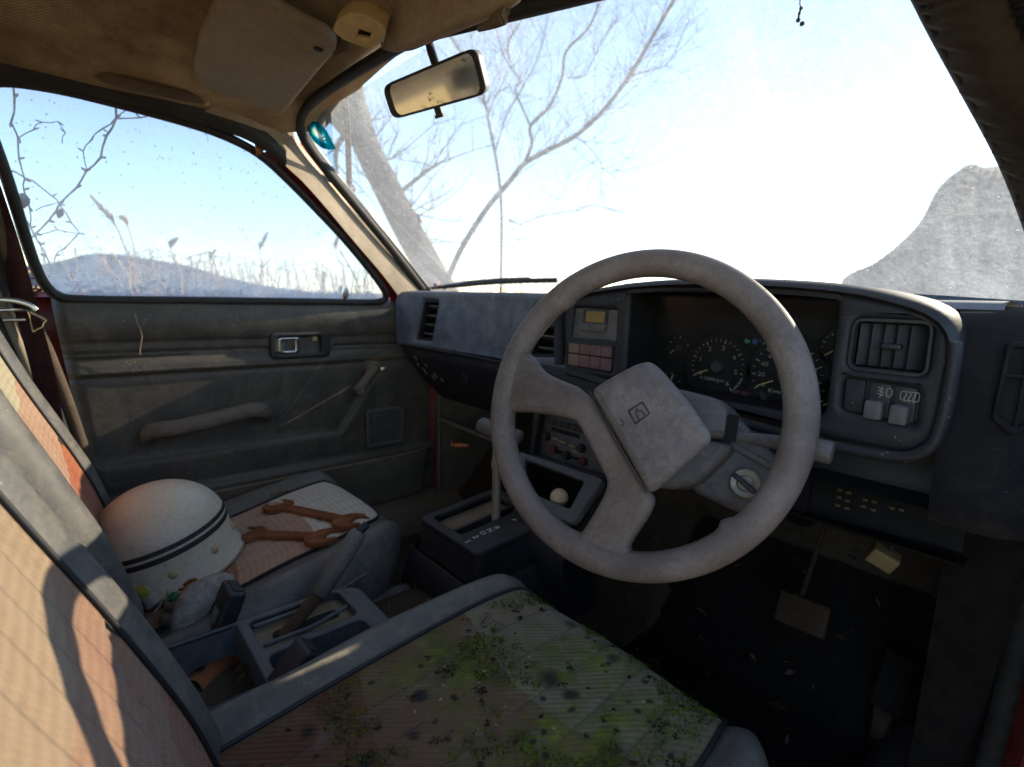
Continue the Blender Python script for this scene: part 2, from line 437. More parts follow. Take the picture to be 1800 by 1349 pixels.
M['leaf'] = dusty('dry_leaf', (.22, .095, .03), (.34, .17, .06), (.10, .045, .018), .5, 40, 120, .8, .2, .3)
M['leafred'] = dusty('dead_leaf', (.13, .045, .025), (.2, .075, .035), (.06, .025, .015), .5, 40, 120, .8, .2, .3)
M['twig'] = dusty('twig', (.055, .032, .024), (.085, .05, .036), (.16, .10, .06), .4, 40, 120, .8, .2, .3)
M['straw'] = plain('straw', (.42, .31, .17), .8, .2, 0, .3)
def m_reed():
    t = NT('sunlit_straw'); c = t.ramp(t.noise(9, 3), [(.3, (.56, .36, .15)), (.7, (.78, .56, .28))])
    a = t.n('BsdfDiffuse', {'Color': c}); b = t.n('BsdfTranslucent', {'Color': c}); m = t.n('MixShader', {0: .5, 1: a.outputs[0], 2: b.outputs[0]})
    t.t.links.new(m.outputs[0], t.out.inputs[0]); return t.m
M['reed'] = m_reed()
M['bark'] = dusty('bark', (.040, .032, .027), (.13, .11, .095), (.24, .21, .18), .6, 5, 30, .9, .2, .8, bdist=.02)
M['branch'] = dusty('branch', (.05, .047, .05), (.085, .078, .078), (.16, .14, .13), .4, 6, 40, .9, .2, .4)
M['belt'] = dusty('seat_belt_webbing', (.034, .010, .012), (.050, .015, .017), (.16, .10, .08), .3, 20, 200, .85, .2, .3)
M['wood'] = dusty('cream_ball', (.46, .35, .22), (.56, .44, .30), (.26, .14, .09), .5, 40, 150, .55, .35, .1)
M['glove'] = dusty('knit_glove', (.30, .26, .22), (.46, .41, .36), (.10, .08, .06), .8, 30, 260, .98, .05, .9, bdist=.004)
M['gloved'] = dusty('knit_glove_dirty', (.20, .17, .12), (.28, .24, .18), (.09, .07, .05), .7, 30, 260, .98, .05, .9, bdist=.004)
M['gyellow'] = plain('glove_yellow', (.20, .17, .03), .95, .1, 0, .3, 200, .5)
M['ggreen'] = plain('bottle_cap_green', (.012, .085, .035), .6, .3, 0, .2)
M['mat'] = dusty('footwell_shade_black', (.004, .004, .004), (.007, .006, .006), (.04, .03, .022), .3, 12, 60, .9, .1, .4)  # near-black, stands in for the shade of the driver footwell
M['relay'] = dusty('yellowed_plastic', (.13, .095, .045), (.18, .13, .065), (.10, .07, .04), .5, 20, 90, .5, .3, .15)
M['litter'] = dusty('crumbled_leaves', (.030, .020, .012), (.055, .036, .02), (.10, .07, .04), .3, 40, 120, .9, .1, .3)
M['pedal'] = dusty('rusty_pedal', (.024, .015, .010), (.042, .026, .016), (.08, .05, .03), .4, 30, 120, .85, .2, .3)
M['hub'] = plain('dust_line', (.05, .042, .038), .8)
M['sticker'] = None
# ------------------------------------------------------------------ special materials
def m_headliner():
    t = NT('headliner_cloth'); o = t.tc.outputs['Object']
    x = t.n('SeparateXYZ', {0: o})
    a = t.math('SINE', t.math('MULTIPLY', x.outputs['X'], 900.0)); b = t.math('SINE', t.math('MULTIPLY', x.outputs['Y'], 900.0))
    w = t.math('MULTIPLY', a, b)
    n = t.noise(4, 7, .65); n2 = t.noise(30, 6, .7)
    c = t.ramp(n, [(.30, (.15, .095, .045)), (.48, (.34, .24, .135)), (.68, (.52, .40, .25))])
    c = t.mix(t.math('MULTIPLY', t.ramp(w, [(.1, 0.), (.6, 1.)]), .55), c, (.04, .028, .016))
    c = t.mix(t.math('MULTIPLY', t.ramp(n2, [(.5, 0.), (.75, 1.)]), .4), c, (.09, .062, .036))
    t.bsdf(c, .95, .1, 0, t.bump(w, .4, .001)); return t.m
M['headliner'] = m_headliner()
M['visor'] = dusty('visor_vinyl', (.20, .15, .10), (.27, .21, .145), (.40, .33, .24), .45, 6, 90, .75, .25, .3)
M['windscreen'] = glass('dusty_windscreen', (.42, .44, .46), (.50, .545, .60), .12, .26, specks=.7, streak=.10, low=(.70, .95, .08))
M['sideglass'] = glass('dusty_side_glass', (.50, .55, .63), (.86, .87, .88), .26, .46, specks=.95, low=(.70, .99, .28))

# ------------------------------------------------------------------ car body: one thing, its fixed parts are children
WSP, WSN = V((0, .42, .72)), V((0, .35, .42))            # plane of the windscreen
SWP, SWN = V((-.66, 0, .70)), V((1, 0, -.12 / .33))       # plane of the left door glass
RWP, RWN = V((.66, 0, .70)), V((-1, 0, -.12 / .33))       # plane of the right door opening
def ws(u, v, off=0): return atp(u, v, WSP + WSN.normalized() * off, WSN)
def sw(u, v, off=0): return atp(u, v, SWP + SWN.normalized() * off, SWN)
def rw(u, v, off=0): return atp(u, v, RWP + RWN.normalized() * off, RWN)

car = thing('abandoned_car', 'abandoned red right hand drive car shell with brown roof lining and dusty windscreen', 'car')

def roofz(x, y):
    z = 1.128 - .080 * (abs(x) / .535) ** 2.6 - .018 * max(0, (-y - .3)) ** 2
    if y > -.10: z += .025 * min(1, (y + .10) / .1) * (abs(x) / .535) ** 2
    return z
bm = NB()
ys = [-1.75 + i * .05 for i in range(30)] + [-.27 + .012 * k for k in range(26)]
rows = []
for y in ys:
    # a sewn seam runs across the lining behind the visors
    seam = .010 * math.exp(-((y + .285) / .010) ** 2)
    rows.append([V((x, y, roofz(x, y) + seam * .6 + .0025 * noise.noise(V((x * 9, y * 9, 0))))) for x in [-.545 + 1.09 * k / 60 for k in range(61)]])
build('headliner', bm if grid(bm, rows) else bm, M['headliner'], car, 80)
# the steel roof over it, rolled down to the gutters
bm = NB()
rows = [[V((x, y, roofz(max(-.5, min(.5, x)), y) + .035 - (.0 if abs(x) < .5 else (abs(x) - .5) * .25))) for x in [-.60 + 1.2 * k / 24 for k in range(25)]] for y in [-1.8, -1.4, -1, -.6, -.3, -.1, .0, .03]]
grid(bm, rows); build('roof_panel', bm, M['red'], car)
# header rail above the windscreen, cloth covered
bm = NB()
hp = [(-.57, -.012, 1.103), (-.45, -.020, 1.111), (-.3, -.026, 1.116), (-.1, -.028, 1.118), (.1, -.028, 1.118), (.3, -.026, 1.116), (.45, -.020, 1.111), (.57, -.012, 1.103)]
rows = []
for p in spline(hp, 6):
    rows.append([p + V((0, dy, dz)) for dy, dz in ((-.11, .012), (-.085, .000), (-.05, -.014), (-.012, -.014), (.006, -.004), (.010, .012))])
grid(bm, rows); build('header_rail', bm, M['headliner'], car, 70)

# windscreen, slightly bowed, in its black rubber
bm = NB(); rows = []
for i in range(13):
    k = i / 12
    hw = .57 + (.735 - .57) * k
    c = WSP + V((0, .0, 0)); y = -.015 + (.455 - (-.015)) * k; z = .72 + .35 / .42 * 0 + (1.0825 - .3925 / .47 * 0) - 1.0825 + .362 * (1 - k)
    y = .42 - (z - .72) * 1.2
    rows.append([V((hw * s, y + .05 * (1 - s * s) - .002, z + .03 * (1 - s * s))) for s in [-1 + 2 * j / 24 for j in range(25)]])
grid(bm, rows); wsc = build('windscreen', bm, M['windscreen'], car, 0)
wsl = [(752, 520), (690, 440), (620, 356), (570, 295), (545, 262), (530, 236), (526, 214), (533, 196), (552, 176), (590, 148), (640, 116), (700, 82), (760, 46), (840, 2), (920, -40)]
left = [ws(*p, -.012) for p in wsl]
bm = NB(); tube(bm, smooth(left, 2), .0125, 8, .8)
rpx = [(1862, 600), (1850, 520), (1832, 430), (1808, 355), (1772, 262), (1715, 155), (1652, 38), (1622, -25), (1560, -150)]
right = [ws(*p, .002) for p in rpx]
tube(bm, smooth(right, 2), .0125, 8, .8)
tube(bm, [left[-1], V((0, left[-1].y - .0, left[-1].z + .012)), right[-1]], .0125, 8)
build('windscreen_seal', bm, M['rubber'], wsc, 60)
bm = NB()
tube(bm, smooth([ws(u + 9, v - 3, .004) for u, v in wsl[:6]], 2), .0055, 6)
build('glass_edge', bm, M['steel'], wsc, 60)

# A pillars: cloth-backed vinyl trim, puckered where it has shrunk, with the red steel beyond
pin = [(758, 528), (690, 448), (625, 372), (580, 318), (550, 283), (532, 258), (517, 232), (508, 205), (502, 180), (498, 150)]    # edge along the windscreen
pout = [(714, 538), (676, 486), (620, 420), (570, 360), (534, 320), (502, 290), (478, 262), (440, 240), (400, 218), (350, 200)]   # edge along the door glass
A = spline([ws(*p, -.012) for p in pin], 24); B = spline([sw(*p, .012) for p in pout], 24)
AR = spline([ws(u, v, -.012) for u, v in [(1850, 600), (1838, 520), (1818, 430), (1797, 362), (1757, 268), (1700, 160), (1638, 40), (1612, -25), (1545, -150)]], 24)
BR = [p + V((.062, -.018, -.016)) for p in AR]
def pillar(mirror, puck, mat, ripple):
    bm = NB(); rows = []
    n = len(A)
    A_, B_ = (A, B) if not mirror else (AR, BR)
    n = len(A_)
    for i in range(n):
        a, b = A_[i].copy(), B_[i].copy()
        inw = V((-.35 if mirror else .55, -.75 if mirror else -.55, -.25)).normalized()
        k = i / (n - 1); row = []
        w = puck * (math.sin(math.pi * min(1, max(0, (k - .22) / .55)))) if not mirror else puck
        for j in range(11):
            s = j / 10
            ph = i * ripple + 1.1 * math.sin(i * .13) + s * 2.2
            rip = w * math.exp(-((s - .16) / .20) ** 2) * (math.sin(ph) + .4 * math.sin(ph * 2.3 + s * 3))
            sc_ = (a - b).normalized() * (.0030 * math.sin(ph) * math.exp(-(s / .3) ** 2)) if mirror else V((0, 0, 0))
            row.append(a.lerp(b, s) + inw * (.018 * math.sin(math.pi * (s * .86 + .07)) + rip) + sc_)
        rows.append(row)
    grid(bm, rows)
    return build('pillar_trim', bm, mat, car, 70)
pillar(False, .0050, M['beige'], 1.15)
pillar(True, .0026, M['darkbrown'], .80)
oo = [(694, 545), (676, 508), (642, 466), (598, 416), (556, 372), (516, 330), (456, 270)]
P0 = spline([sw(*p, -.012) for p in oo], 8); n0 = len(P0)
P2 = [p + V((-.006, .014, .006)) for p in A[:n0]]
bm = NB(); rows = []
for i in range(n0):
    q = A[min(len(A) - 1, int(i * .60 * (len(A) - 1) / (n0 - 1)))] + V((-.010, .016, .004))
    rows.append([P0[i], P0[i].lerp(q, .5) + V((-.008, .006, .006)), q])
grid(bm, rows); build('pillar_panel', bm, M['red'], car)
bm = NB(); rows = [[p + V((.060, -.012, -.016)) for p in AR], [p + V((.080, .0, -.012)) for p in AR], [p + V((.094, .008, -.01)) for p in AR]]
grid(bm, rows); build('pillar_panel', bm, M['red'], car)
# right side: door-opening seal that runs down the A pillar, past the dashboard end, to the sill
bm = NB()
sp = [p + V((.066, -.014, -.018)) for p in AR[::-24][:-2]] + [V((.690, .372, .70)), V((.69, .378, .62)), V((.688, .365, .50)), V((.684, .345, .36)), V((.68, .32, .22)), V((.678, .26, .135)), V((.675, .1, .11)), V((.675, -.5, .11)), V((.675, -.9, .11))]
pts = spline(sp, 18)
tube(bm, pts, [.0115 * (1 + .10 * math.sin(i * 2.1)) for i in range(len(pts))], 8)
build('door_seal', bm, M['dark'], car, 70)
bm = NB()   # red steel of the right door opening, outside its seal
pp = [p + V((.092, -.010, -.014)) for p in AR[::-24][:-2]] + [V((.712, .40, .70)), V((.715, .40, .5)), V((.71, .37, .3)), V((.70, .33, .12)), V((.70, .2, .06))]
pp = spline(pp, 4)
grid(bm, [[p + V((-.018, .03, 0)), p + V((0, 0, 0)), p + V((.03, .05, .0)), p + V((.05, .12, .0))] for p in pp])
build('door_jamb', bm, M['darkred'], car)

# roof rail and B pillar on the left
bm = NB()
rl = [(-60, 128), (0, 132), (100, 146), (200, 168), (330, 203), (420, 232), (470, 260), (500, 286)]
a = [sw(u, v, .006) for u, v in rl]
rows = [[p + V((.006, 0, -.012)), p + V((.016, 0, 0)), p + V((.022 - .010 * k, 0, .018 - .010 * k)), p + V((.020 - .012 * k, .0, .040 - .026 * k))] for p, k in [(q, min(1, max(0, (q.y + .2) / .2))) for q in spline(a, 5)]]
grid(bm, rows); build('roof_rail', bm, M['rubber'], car, 70)
bm = NB()
bp = [(-.535, -.56, 1.06), (-.575, -.545, .93), (-.615, -.53, .80), (-.640, -.515, .71), (-.652, -.495, .62), (-.656, -.470, .50), (-.655, -.450, .38), (-.652, -.435, .28), (-.65, -.42, .12)]
bp = spline(bp, 4)
rows = [[p + V((.004, .006, 0)), p + V((.026, -.012, 0)), p + V((.034, -.045, 0)), p + V((.030, -.12, 0)), p + V((.02, -.26, 0)), p + V((.0, -.4, 0)), p + V((-.01, -.6, 0))] for p in bp]
grid(bm, rows); build('pillar_lining', bm, M['black'], car, 60)
bm = NB(); tube(bm, [p + V((.010, .004, 0)) for p in bp], .011, 8)
build('door_seal', bm, M['brown'], car, 70)
bm = NB(); tube(bm, [p + V((.040, -.030, 0)) for p in bp[2:]], .0075, 8)
build('edge_trim', bm, M['beige'], car, 70)

# floor, tunnel, sills, firewall and the closed rear
bm = NB(); rows = []
for i in range(60):
    y = -1.8 + 2.55 * i / 59
    row = []
    for j in range(49):
        x = -.68 + 1.36 * j / 48
        tun = .15 * max(0, 1 - (abs(x) / .16) ** 3) ** .5 if abs(x) < .16 else 0
        toe = max(0, (y - .42)) * 1.0
        bump_ = .012 * noise.noise(V((x * 6, y * 6, 1.5))) + .006 * noise.noise(V((x * 22, y * 22, 4)))
        row.append(V((x, y, .035 + max(tun, toe) + bump_)))
    rows.append(row)
grid(bm, rows); build('floor_pan', bm, M['carpet'], car, 60)
bm = NB()
rows = [[V((x, y, .052 + max(0, y - .42) + .006 * noise.noise(V((x * 12, y * 12, 9))) + .0015 * math.sin(x * 520))) for x in [.15 + .47 * k / 60 for k in range(61)]] for y in [-.25 + .86 * k / 30 for k in range(31)]]
grid(bm, rows); mat_ = build('footwell_shade_mat', bm, M['mat'], None, 60, (.385, .1, .05)); tag(mat_, 'added ribbed mat, black to stand for the driver footwell shade', 'floor mat')  # mat added so the footwell comes out dark
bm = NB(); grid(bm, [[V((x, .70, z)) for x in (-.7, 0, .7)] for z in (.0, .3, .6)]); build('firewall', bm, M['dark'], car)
for sx in (-1, 1):
    bm = NB()
    prof = [(.545, .03), (.56, .085), (.59, .105), (.64, .112), (.668, .105), (.675, .06)]
    rows = [[V((sx * (x + .004 * noise.noise(V((y * 5, z * 9, sx)))), y, z)) for x, z in prof] for y in [-1.5 + 1.95 * k / 30 for k in range(31)]]
    grid(bm, rows); build('sill_plate', bm, M['grime'] if sx < 0 else M['black'], car, 60)  # right sill black: footwell shade put into its colour
    bm = NB()   # kick panel ahead of the door opening
    rows = [[V((sx * (.615 + .02 * math.sin(k * .5) * 0 - .01 * j / 4), .40 + .30 * j / 4, .09 + .46 * k / 8)) for j in range(5)] for k in range(9)]
    grid(bm, rows)
    if sx < 0: tube(bm, [V((sx * .617, .40, .09)), V((sx * .617, .398, .3)), V((sx * .62, .40, .56))], .008, 8)
    build('kick_panel', bm, M['grime'] if sx < 0 else M['black'], car, 60)  # right panel black for the footwell shade, left kept light
bm = NB()   # A post behind the door edge, red
rows = [[V((-.634, .398, z)), V((-.642, .384, z)), V((-.652, .378, z)), V((-.75, .385, z)), V((-.66, .6, z))] for z in (.0, .3, .55, .70)]
grid(bm, rows); build('hinge_post', bm, M['darkred'], car)
bm = NB()   # scuttle and bonnet ahead of the glass
rows = [[V((x, .43 + .05 * (1 - (x / .75) ** 2) + dy, .712 + dz - .02 * (x / .75) ** 2 + .012)) for x in [-.75 + 1.5 * k / 20 for k in range(21)]] for dy, dz in ((-.01, -.02), (.02, -.012), (.06, -.012), (.10, -.018))]
grid(bm, rows); build('scuttle', bm, M['steel'], car)
bm = NB()
rows = [[V((x, .60 + .9 * j / 8, .69 - .02 * (x / .75) ** 2 - .11 * (j / 8) ** 1.6)) for x in [-.74 + 1.48 * k / 16 for k in range(17)]] for j in range(9)]
grid(bm, rows); build('bonnet', bm, dusty('glare_pale_red_paint', (.42, .16, .13), (.55, .30, .26), (.62, .56, .52), .6, 4, 60, .5, .4, .2, upd=.6), car)  # faded red, paled further to paint in the glare on the bonnet
bm = NB()   # rear: parcel shelf, tail and quarter panels below the glass line
grid(bm, [[V((x, -1.62, z)) for x in (-.66, 0, .66)] for z in (.0, .35, .68)])
grid(bm, [[V((x, y, .68)) for x in (-.66, 0, .66)] for y in (-1.62, -1.9)])
grid(bm, [[V((.655, y, z)) for y in (-.62, -1.0, -1.62)] for z in (.0, .35, .70)])
grid(bm, [[V((-.668, y, z)) for y in (-.9, -1.2, -1.9)] for z in (.0, .35, .70)])
build('rear_lining', bm, M['brown'], car)
for sx, y0, y1 in ((1, -.62, -.74), (1, -1.5, -1.75), (-1, -1.5, -1.75)):
    bm = NB()
    grid(bm, [[V((sx * x, y0 + d, z)), V((sx * (x - .02), (y0 + y1) / 2 + d, z)), V((sx * x, y1 + d, z))] for x, z, d in ((.66, .68, 0), (.61, .86, -.01), (.54, 1.07, -.03))])
    build('rear_pillar', bm, M['headliner'], car)
# ------------------------------------------------------------------ passenger door
door = thing('car_door', 'closed passenger door with dark worn vinyl lining, grab handle and window winder', 'door', (-.66, 0, .1))
def hx(y, z):
    """inward relief of the lining"""
    h = 0.0
    # padded roll along the top
    t = (z - .60) / .085
    if z > .60: h += .012 * (1 - ((z - .64) / .05) ** 2) if abs(z - .64) < .05 else 0
    if z > .672: h -= ((z - .672) * 1.8) ** 1.25 * 1.0
    # two stitched grooves
    zg = .5735 - .012 * (y + .08) * .3
    if y < -.05 or y > .09:
        for q, dpt, w in ((zg, .006, .004), (zg - .010, .005, .003)): h -= dpt * math.exp(-((z - q) / w) ** 2)
    zr = .530
    h += .0035 * math.exp(-((z - zr - .004) / .004) ** 2) - .004 * math.exp(-((z - zr + .006) / .005) ** 2)
    h += .006 * (1 / (1 + math.exp((z - .553) * 300))) * (1 / (1 + math.exp(-(z - .533) * 300)))
    # raised lower field: its edge follows the winder well
    zb = .340 if y < .10 else .340 + .17 * min(1, (y - .10) / .12) ** 1.0
    e = z - zb
    h += .012 / (1 + math.exp(e * 260)) - .003 * math.exp(-(e / .004) ** 2)
    zb2 = .262
    h += .016 / (1 + math.exp((z - zb2) * 400))
    h += .0016 * noise.noise(V((y * 7, z * 7, 0))) + .0006 * noise.noise(V((y * 30, z * 30, 0)))
    return h
def rear_edge(z): return -.470 + .05 * max(0, (.69 - z) / .5) ** 1.2
bm = NB(); rows = []
for i in range(150):
    z = .13 + (.694 - .13) * i / 149
    y0 = rear_edge(z); y1 = .385
    rows.append([V((-.658 + hx(y0 + (y1 - y0) * j / 179, z) - (.012 * max(0, 1 - j / 5) ** 2), y0 + (y1 - y0) * j / 179, z)) for j in range(180)])
rows.append([p + V((-.03, 0, -.002)) for p in rows[-1]])
grid(bm, rows); build('door_lining', bm, M['door'], door, 80)
bm = NB()   # outer skin
grid(bm, [[V((-.72 - .03 * math.sin(k / 6 * math.pi), y, .05 + .65 * k / 6)) for y in (-.52, -.2, .1, .38)] for k in range(7)])
grid(bm, [[V((-.685, y, .69)), V((-.72, y, .70))] for y in (-.52, .38)])
build('door_skin', bm, M['red'], door)
# glass and its rubber channel
ol = [(-62, 150), (0, 140), (100, 155), (200, 180), (330, 215), (400, 240), (460, 272), (520, 330), (560, 372), (600, 414), (640, 462), (668, 498), (680, 518), (676, 530), (650, 533), (550, 531), (300, 529), (130, 528), (100, 522), (78, 502), (62, 470), (48, 430), (30, 370), (8, 300), (-30, 200)]
op = [sw(*p) for p in ol]
bm = NB()
f = bm.faces.new([bm.verts.new(p + V((-.012, 0, 0))) for p in op]); bmesh.ops.triangulate(bm, faces=[f])
dg_ = build('door_glass', bm, M['sideglass'], door, 0)
bm = NB(); tube(bm, smooth(op, 2, True), .0095, 8, 1, None, True, True)
build('window_seal', bm, M['rubber'], dg_, 70)
# pull handle
bm = NB()
hp = [at(262, 768, X=-.645), at(262, 762, X=-.628), at(275, 757, X=-.612), at(310, 752, X=-.606), at(350, 744, X=-.602), at(400, 732, X=-.602), at(440, 722, X=-.606), at(462, 722, X=-.616), at(468, 728, X=-.645)]
hp = spline(hp, 5)
tube(bm, hp, [.019 + .004 * (abs(i / (len(hp) - 1) - .5) * 2) ** 3 for i in range(len(hp))], 12, .75)
build('pull_handle', bm, M['doorhard'], door, 70)
# latch: bezel, cup, lever
bm = NB()
LM = basis((-.646, 0, 0), (0, 1, 0), (0, 0, 1))    # local x = forward, y = up, z = inwards
plate(bm, rrect(-.072, .546, .078, .612, .012), [rrect(-.055, .557, .052, .602, .006)], .022, .004, LM)
box(bm, (.063, .582, .001), (.02, .035, .004), LM)
bz = build('latch_bezel', bm, M['black'], door, 45)
bm = NB()
rbox(bm, (0, .5795, -.022), (.11, .05, .006), .002, LM); build('latch_cup', bm, M['dark'], bz)
bm = NB()
plate(bm, rrect(-.053, .560, .000, .600, .006), [rrect(-.040, .566, -.012, .594, .004)], .012, .003, LM @ Matrix.Translation((0, 0, -.004)))
build('latch_lever', bm, M['chrome'], bz, 45)
bm = NB(); rbox(bm, (.040, .594, -.012), (.012, .012, .008), .002, LM); build('lock_tab', bm, M['cream'], bz)
# winder
bm = NB()
c0 = at(655, 648, X=-.630); c1 = at(626, 684, X=-.622)
WM = basis(c0, (0, 1, 0), (0, 0, 1))
lathe(bm, [(0, .016), (.014, .016), (.0185, .012), (.021, 0), (.021, -.03), (0, -.03)], WM, 20)
pts = [c0 + V((.004, 0, 0)), c0.lerp(c1, .35) + V((.010, 0, 0)), c0.lerp(c1, .75) + V((.012, 0, 0)), c1 + V((.012, 0, 0))]
tube(bm, spline(pts, 4), [.014, .0135, .013, .012, .0115, .011, .011, .011, .011, .0115, .012, .0125, .0125], 10, 1.25)
wd = build('window_winder', bm, M['doorhard'], door, 60)
bm = NB(); lathe(bm, [(0, .034), (.011, .033), (.0135, .028), (.012, .005), (.010, 0)], basis(c1, (0, 1, 0), (0, 0, 1)), 16)
build('winder_knob', bm, M['doorhard'], wd)
# speaker grille
bm = NB()
holes = []
gy0, gy1, gz0, gz1 = .168, .284, .283, .392
plate(bm, rrect(gy0, gz0, gy1, gz1, .012), [rrect(gy0 + .008, gz0 + .008, gy1 - .008, gz1 - .008, .006)], .012, .002, Matrix.Translation((.018, 0, 0)) @ LM)
for k in range(12):
    z = gz0 + .012 + (gz1 - gz0 - .024) * k / 11; box(bm, ((gy0 + gy1) / 2, z, .011), (gy1 - gy0 - .014, .0032, .004), LM)
for k in range(12):
    y = gy0 + .012 + (gy1 - gy0 - .024) * k / 11; box(bm, (y, (gz0 + gz1) / 2, .012), (.0032, gz1 - gz0 - .014, .004), LM)
sg = build('speaker_grille', bm, M['shroud'], door)
bm = NB(); box(bm, ((gy0 + gy1) / 2, (gz0 + gz1) / 2, .003), (gy1 - gy0 - .01, gz1 - gz0 - .01, .003), LM); build('speaker_cone', bm, M['dark'], sg)
# map pocket
bm = NB()
pk = [V((-.640, y, z)) for y, z in ((-.10, .250), (.03, .252), (.352, .245), (.362, .235), (.362, .145), (.34, .128), (-.10, .120))]
rows = []
for i in range(16):
    z = .122 + .128 * i / 15
    rows.append([V((-.604 - .010 * math.cos(i / 15 * 2.2) - .006 * (abs(j / 24 - .5) * 2) ** 8 * 4 + .002 * noise.noise(V((j * .4, i * .4, 0))), -.30 + .668 * j / 24, z + .006 * j / 24 * (i / 15))) for j in range(25)])
rows.append([p + V((-.006, 0, .003)) for p in rows[-1]]); rows.append([p + V((-.005, 0, -.03)) for p in rows[-1]])
grid(bm, rows)
grid(bm, [[rows[i][-1], rows[i][-1] + V((-.035, .006, 0))] for i in range(16)])
build('map_pocket', bm, M['grime'], door, 60)
bm = NB()   # dried crack in the vinyl, a raised pale thread of old glue
tube(bm, [at(u, v, X=-.6435) for u, v in ((237, 550), (240, 566), (247, 580), (250, 592), (248, 604), (246, 616), (246, 624))], .0009, 5)
build('glue_thread', bm, M['beige'], door)
# ------------------------------------------------------------------ driver's door, out of view, set ajar to keep light off the footwell
dd = thing('car_door', 'open driver door swung outwards, red outside with dark lining', 'door', (.715, .40, .1))
DM = Matrix.Translation((.73, .41, 0)) @ Matrix.Rotation(R(30), 4, 'Z')      # local -y runs from hinge to lock
bm = NB(); rbox(bm, (.0, -.47, .40), (.06, .92, .60), .02, DM, 3, 0, None, (1, 8, 6)); build('door_shell', bm, M['red'], dd, 50)
bm = NB(); rbox(bm, (-.036, -.47, .42), (.02, .84, .52), .008, DM, 3, 0, None, (1, 8, 6)); build('door_lining', bm, M['door'], dd, 50)
bm = NB(); tube(bm, [DM @ V(p) for p in ((0, -.05, .70), (0.03, -.30, .95), (.05, -.45, 1.03), (.06, -.88, 1.03), (.0, -.92, .70))], .014, 8, .8); build('window_frame', bm, M['rubber'], dd, 60)
# ------------------------------------------------------------------ dashboard
dash = thing('dashboard', 'dusty blue grey dashboard with gauges, air vents and glovebox behind the steering wheel', 'dashboard', (0, .3, .55))
FL = facing(.262, R(2))     # left face; local x = car X, y = height about z=0
def fy(Y, pts): return [(at(u, v, Y=Y).x, at(u, v, Y=Y).z) for u, v in pts]
def slant(u0, v0, u1, v1, u2, v2, u3, v3, Y, r):
    return rpoly([(*p, r) for p in fy(Y, [(u0, v0), (u1, v1), (u2, v2), (u3, v3)])], r)
# left face with its two vents (the face is built upright, z is height)
FM = facing(.262)
lv = slant(728, 598, 757, 600, 771, 529, 743, 527, .262, .008)
cv = slant(925, 627, 984, 629, 990, 535, 938, 537, .262, .008)
bm = NB()
out = rpoly([(-.640, .574, .012), (.13, .574, .002), (.13, .722, .002), (-.10, .7255, .004), (-.35, .7245, .01), (-.640, .722, .045)], .01, 6)
plate(bm, out, [lv, cv], .030, .009, FM)
# roll from the top of the face to the windscreen
rows = []
for j in range(40):
    x = -.632 + 1.262 * j / 39
    e = max(0, (-.60 - x) / .04) if x < -.60 else 0
    rows.append([V((x, y, z - .02 * e * e)) for y, z in ((.268, .716), (.276, .7225), (.30, .7255), (.36, .7245), (.43, .718), (.50, .705))])
grid(bm, rows)
grid(bm, [[V((-.634, .268, .70)), V((-.638, .28, .58))], [V((-.645, .40, .70)), V((-.645, .40, .58))]])
dl = build('dash_face', bm, M['dash'], dash, 50)
for nm, poly in (('l', lv), ('c', cv)):
    xs = [p[0] for p in poly]; zs = [p[1] for p in poly]
    x0, x1, z0, z1 = min(xs), max(xs), min(zs), max(zs)
    sh = .008
    inner = [((p[0] - (x0 + x1) / 2) * .84 + (x0 + x1) / 2, (p[1] - (z0 + z1) / 2) * .90 + (z0 + z1) / 2) for p in poly]
    bm = NB(); plate(bm, [((p[0] - (x0 + x1) / 2) * .97 + (x0 + x1) / 2, (p[1] - (z0 + z1) / 2) * .975 + (z0 + z1) / 2) for p in poly], [inner], .02, .003, FM @ Matrix.Translation((0, 0, -.006)))
    box(bm, ((x0 + x1) / 2, (z0 + z1) / 2, -.075), (x1 - x0 + .01, z1 - z0 + .01, .002), FM)
    for xx in (x0 - .002, x1 + .002): box(bm, (xx, (z0 + z1) / 2, -.05), (.002, z1 - z0 + .01, .05), FM)
    for zz in (z0, z1): box(bm, ((x0 + x1) / 2, zz, -.05), (x1 - x0, .002, .05), FM)
    vt = build('air_vent', bm, M['black'], dash, 50)
    for q in range(4):
        z = z0 + .016 + (z1 - z0 - .030) * q / 3.2
        bm = NB(); T = FM @ Matrix.Translation(((x0 + x1) / 2, z, -.028)) @ Matrix.Rotation(R(-24 + 5 * random.uniform(-1, 1)), 4, 'X')
        rbox(bm, (0, 0, 0), ((x1 - x0) * .72, .0035, .020), .001, T); build('vent_slat', bm, M['shroud'], vt)
# raised lettering, worn away, by the left vent
bm = NB()
a = at(762, 592, Y=.2605); b = at(794, 597, Y=.2605)
for k in range(6):
    x = a.x + .004 + (b.x - a.x - .004) * k / 5.4
    tube(bm, [FM @ V((x - .002, a.z - .004, .001)), FM @ V((x - .002, a.z + .004, .001)), FM @ V((x + .002, a.z + .004 - .003 * (k % 2), .001)), FM @ V((x + .002, a.z - .004, .001))], .0006, 4)
build('raised_lettering', bm, M['dash'], dl)

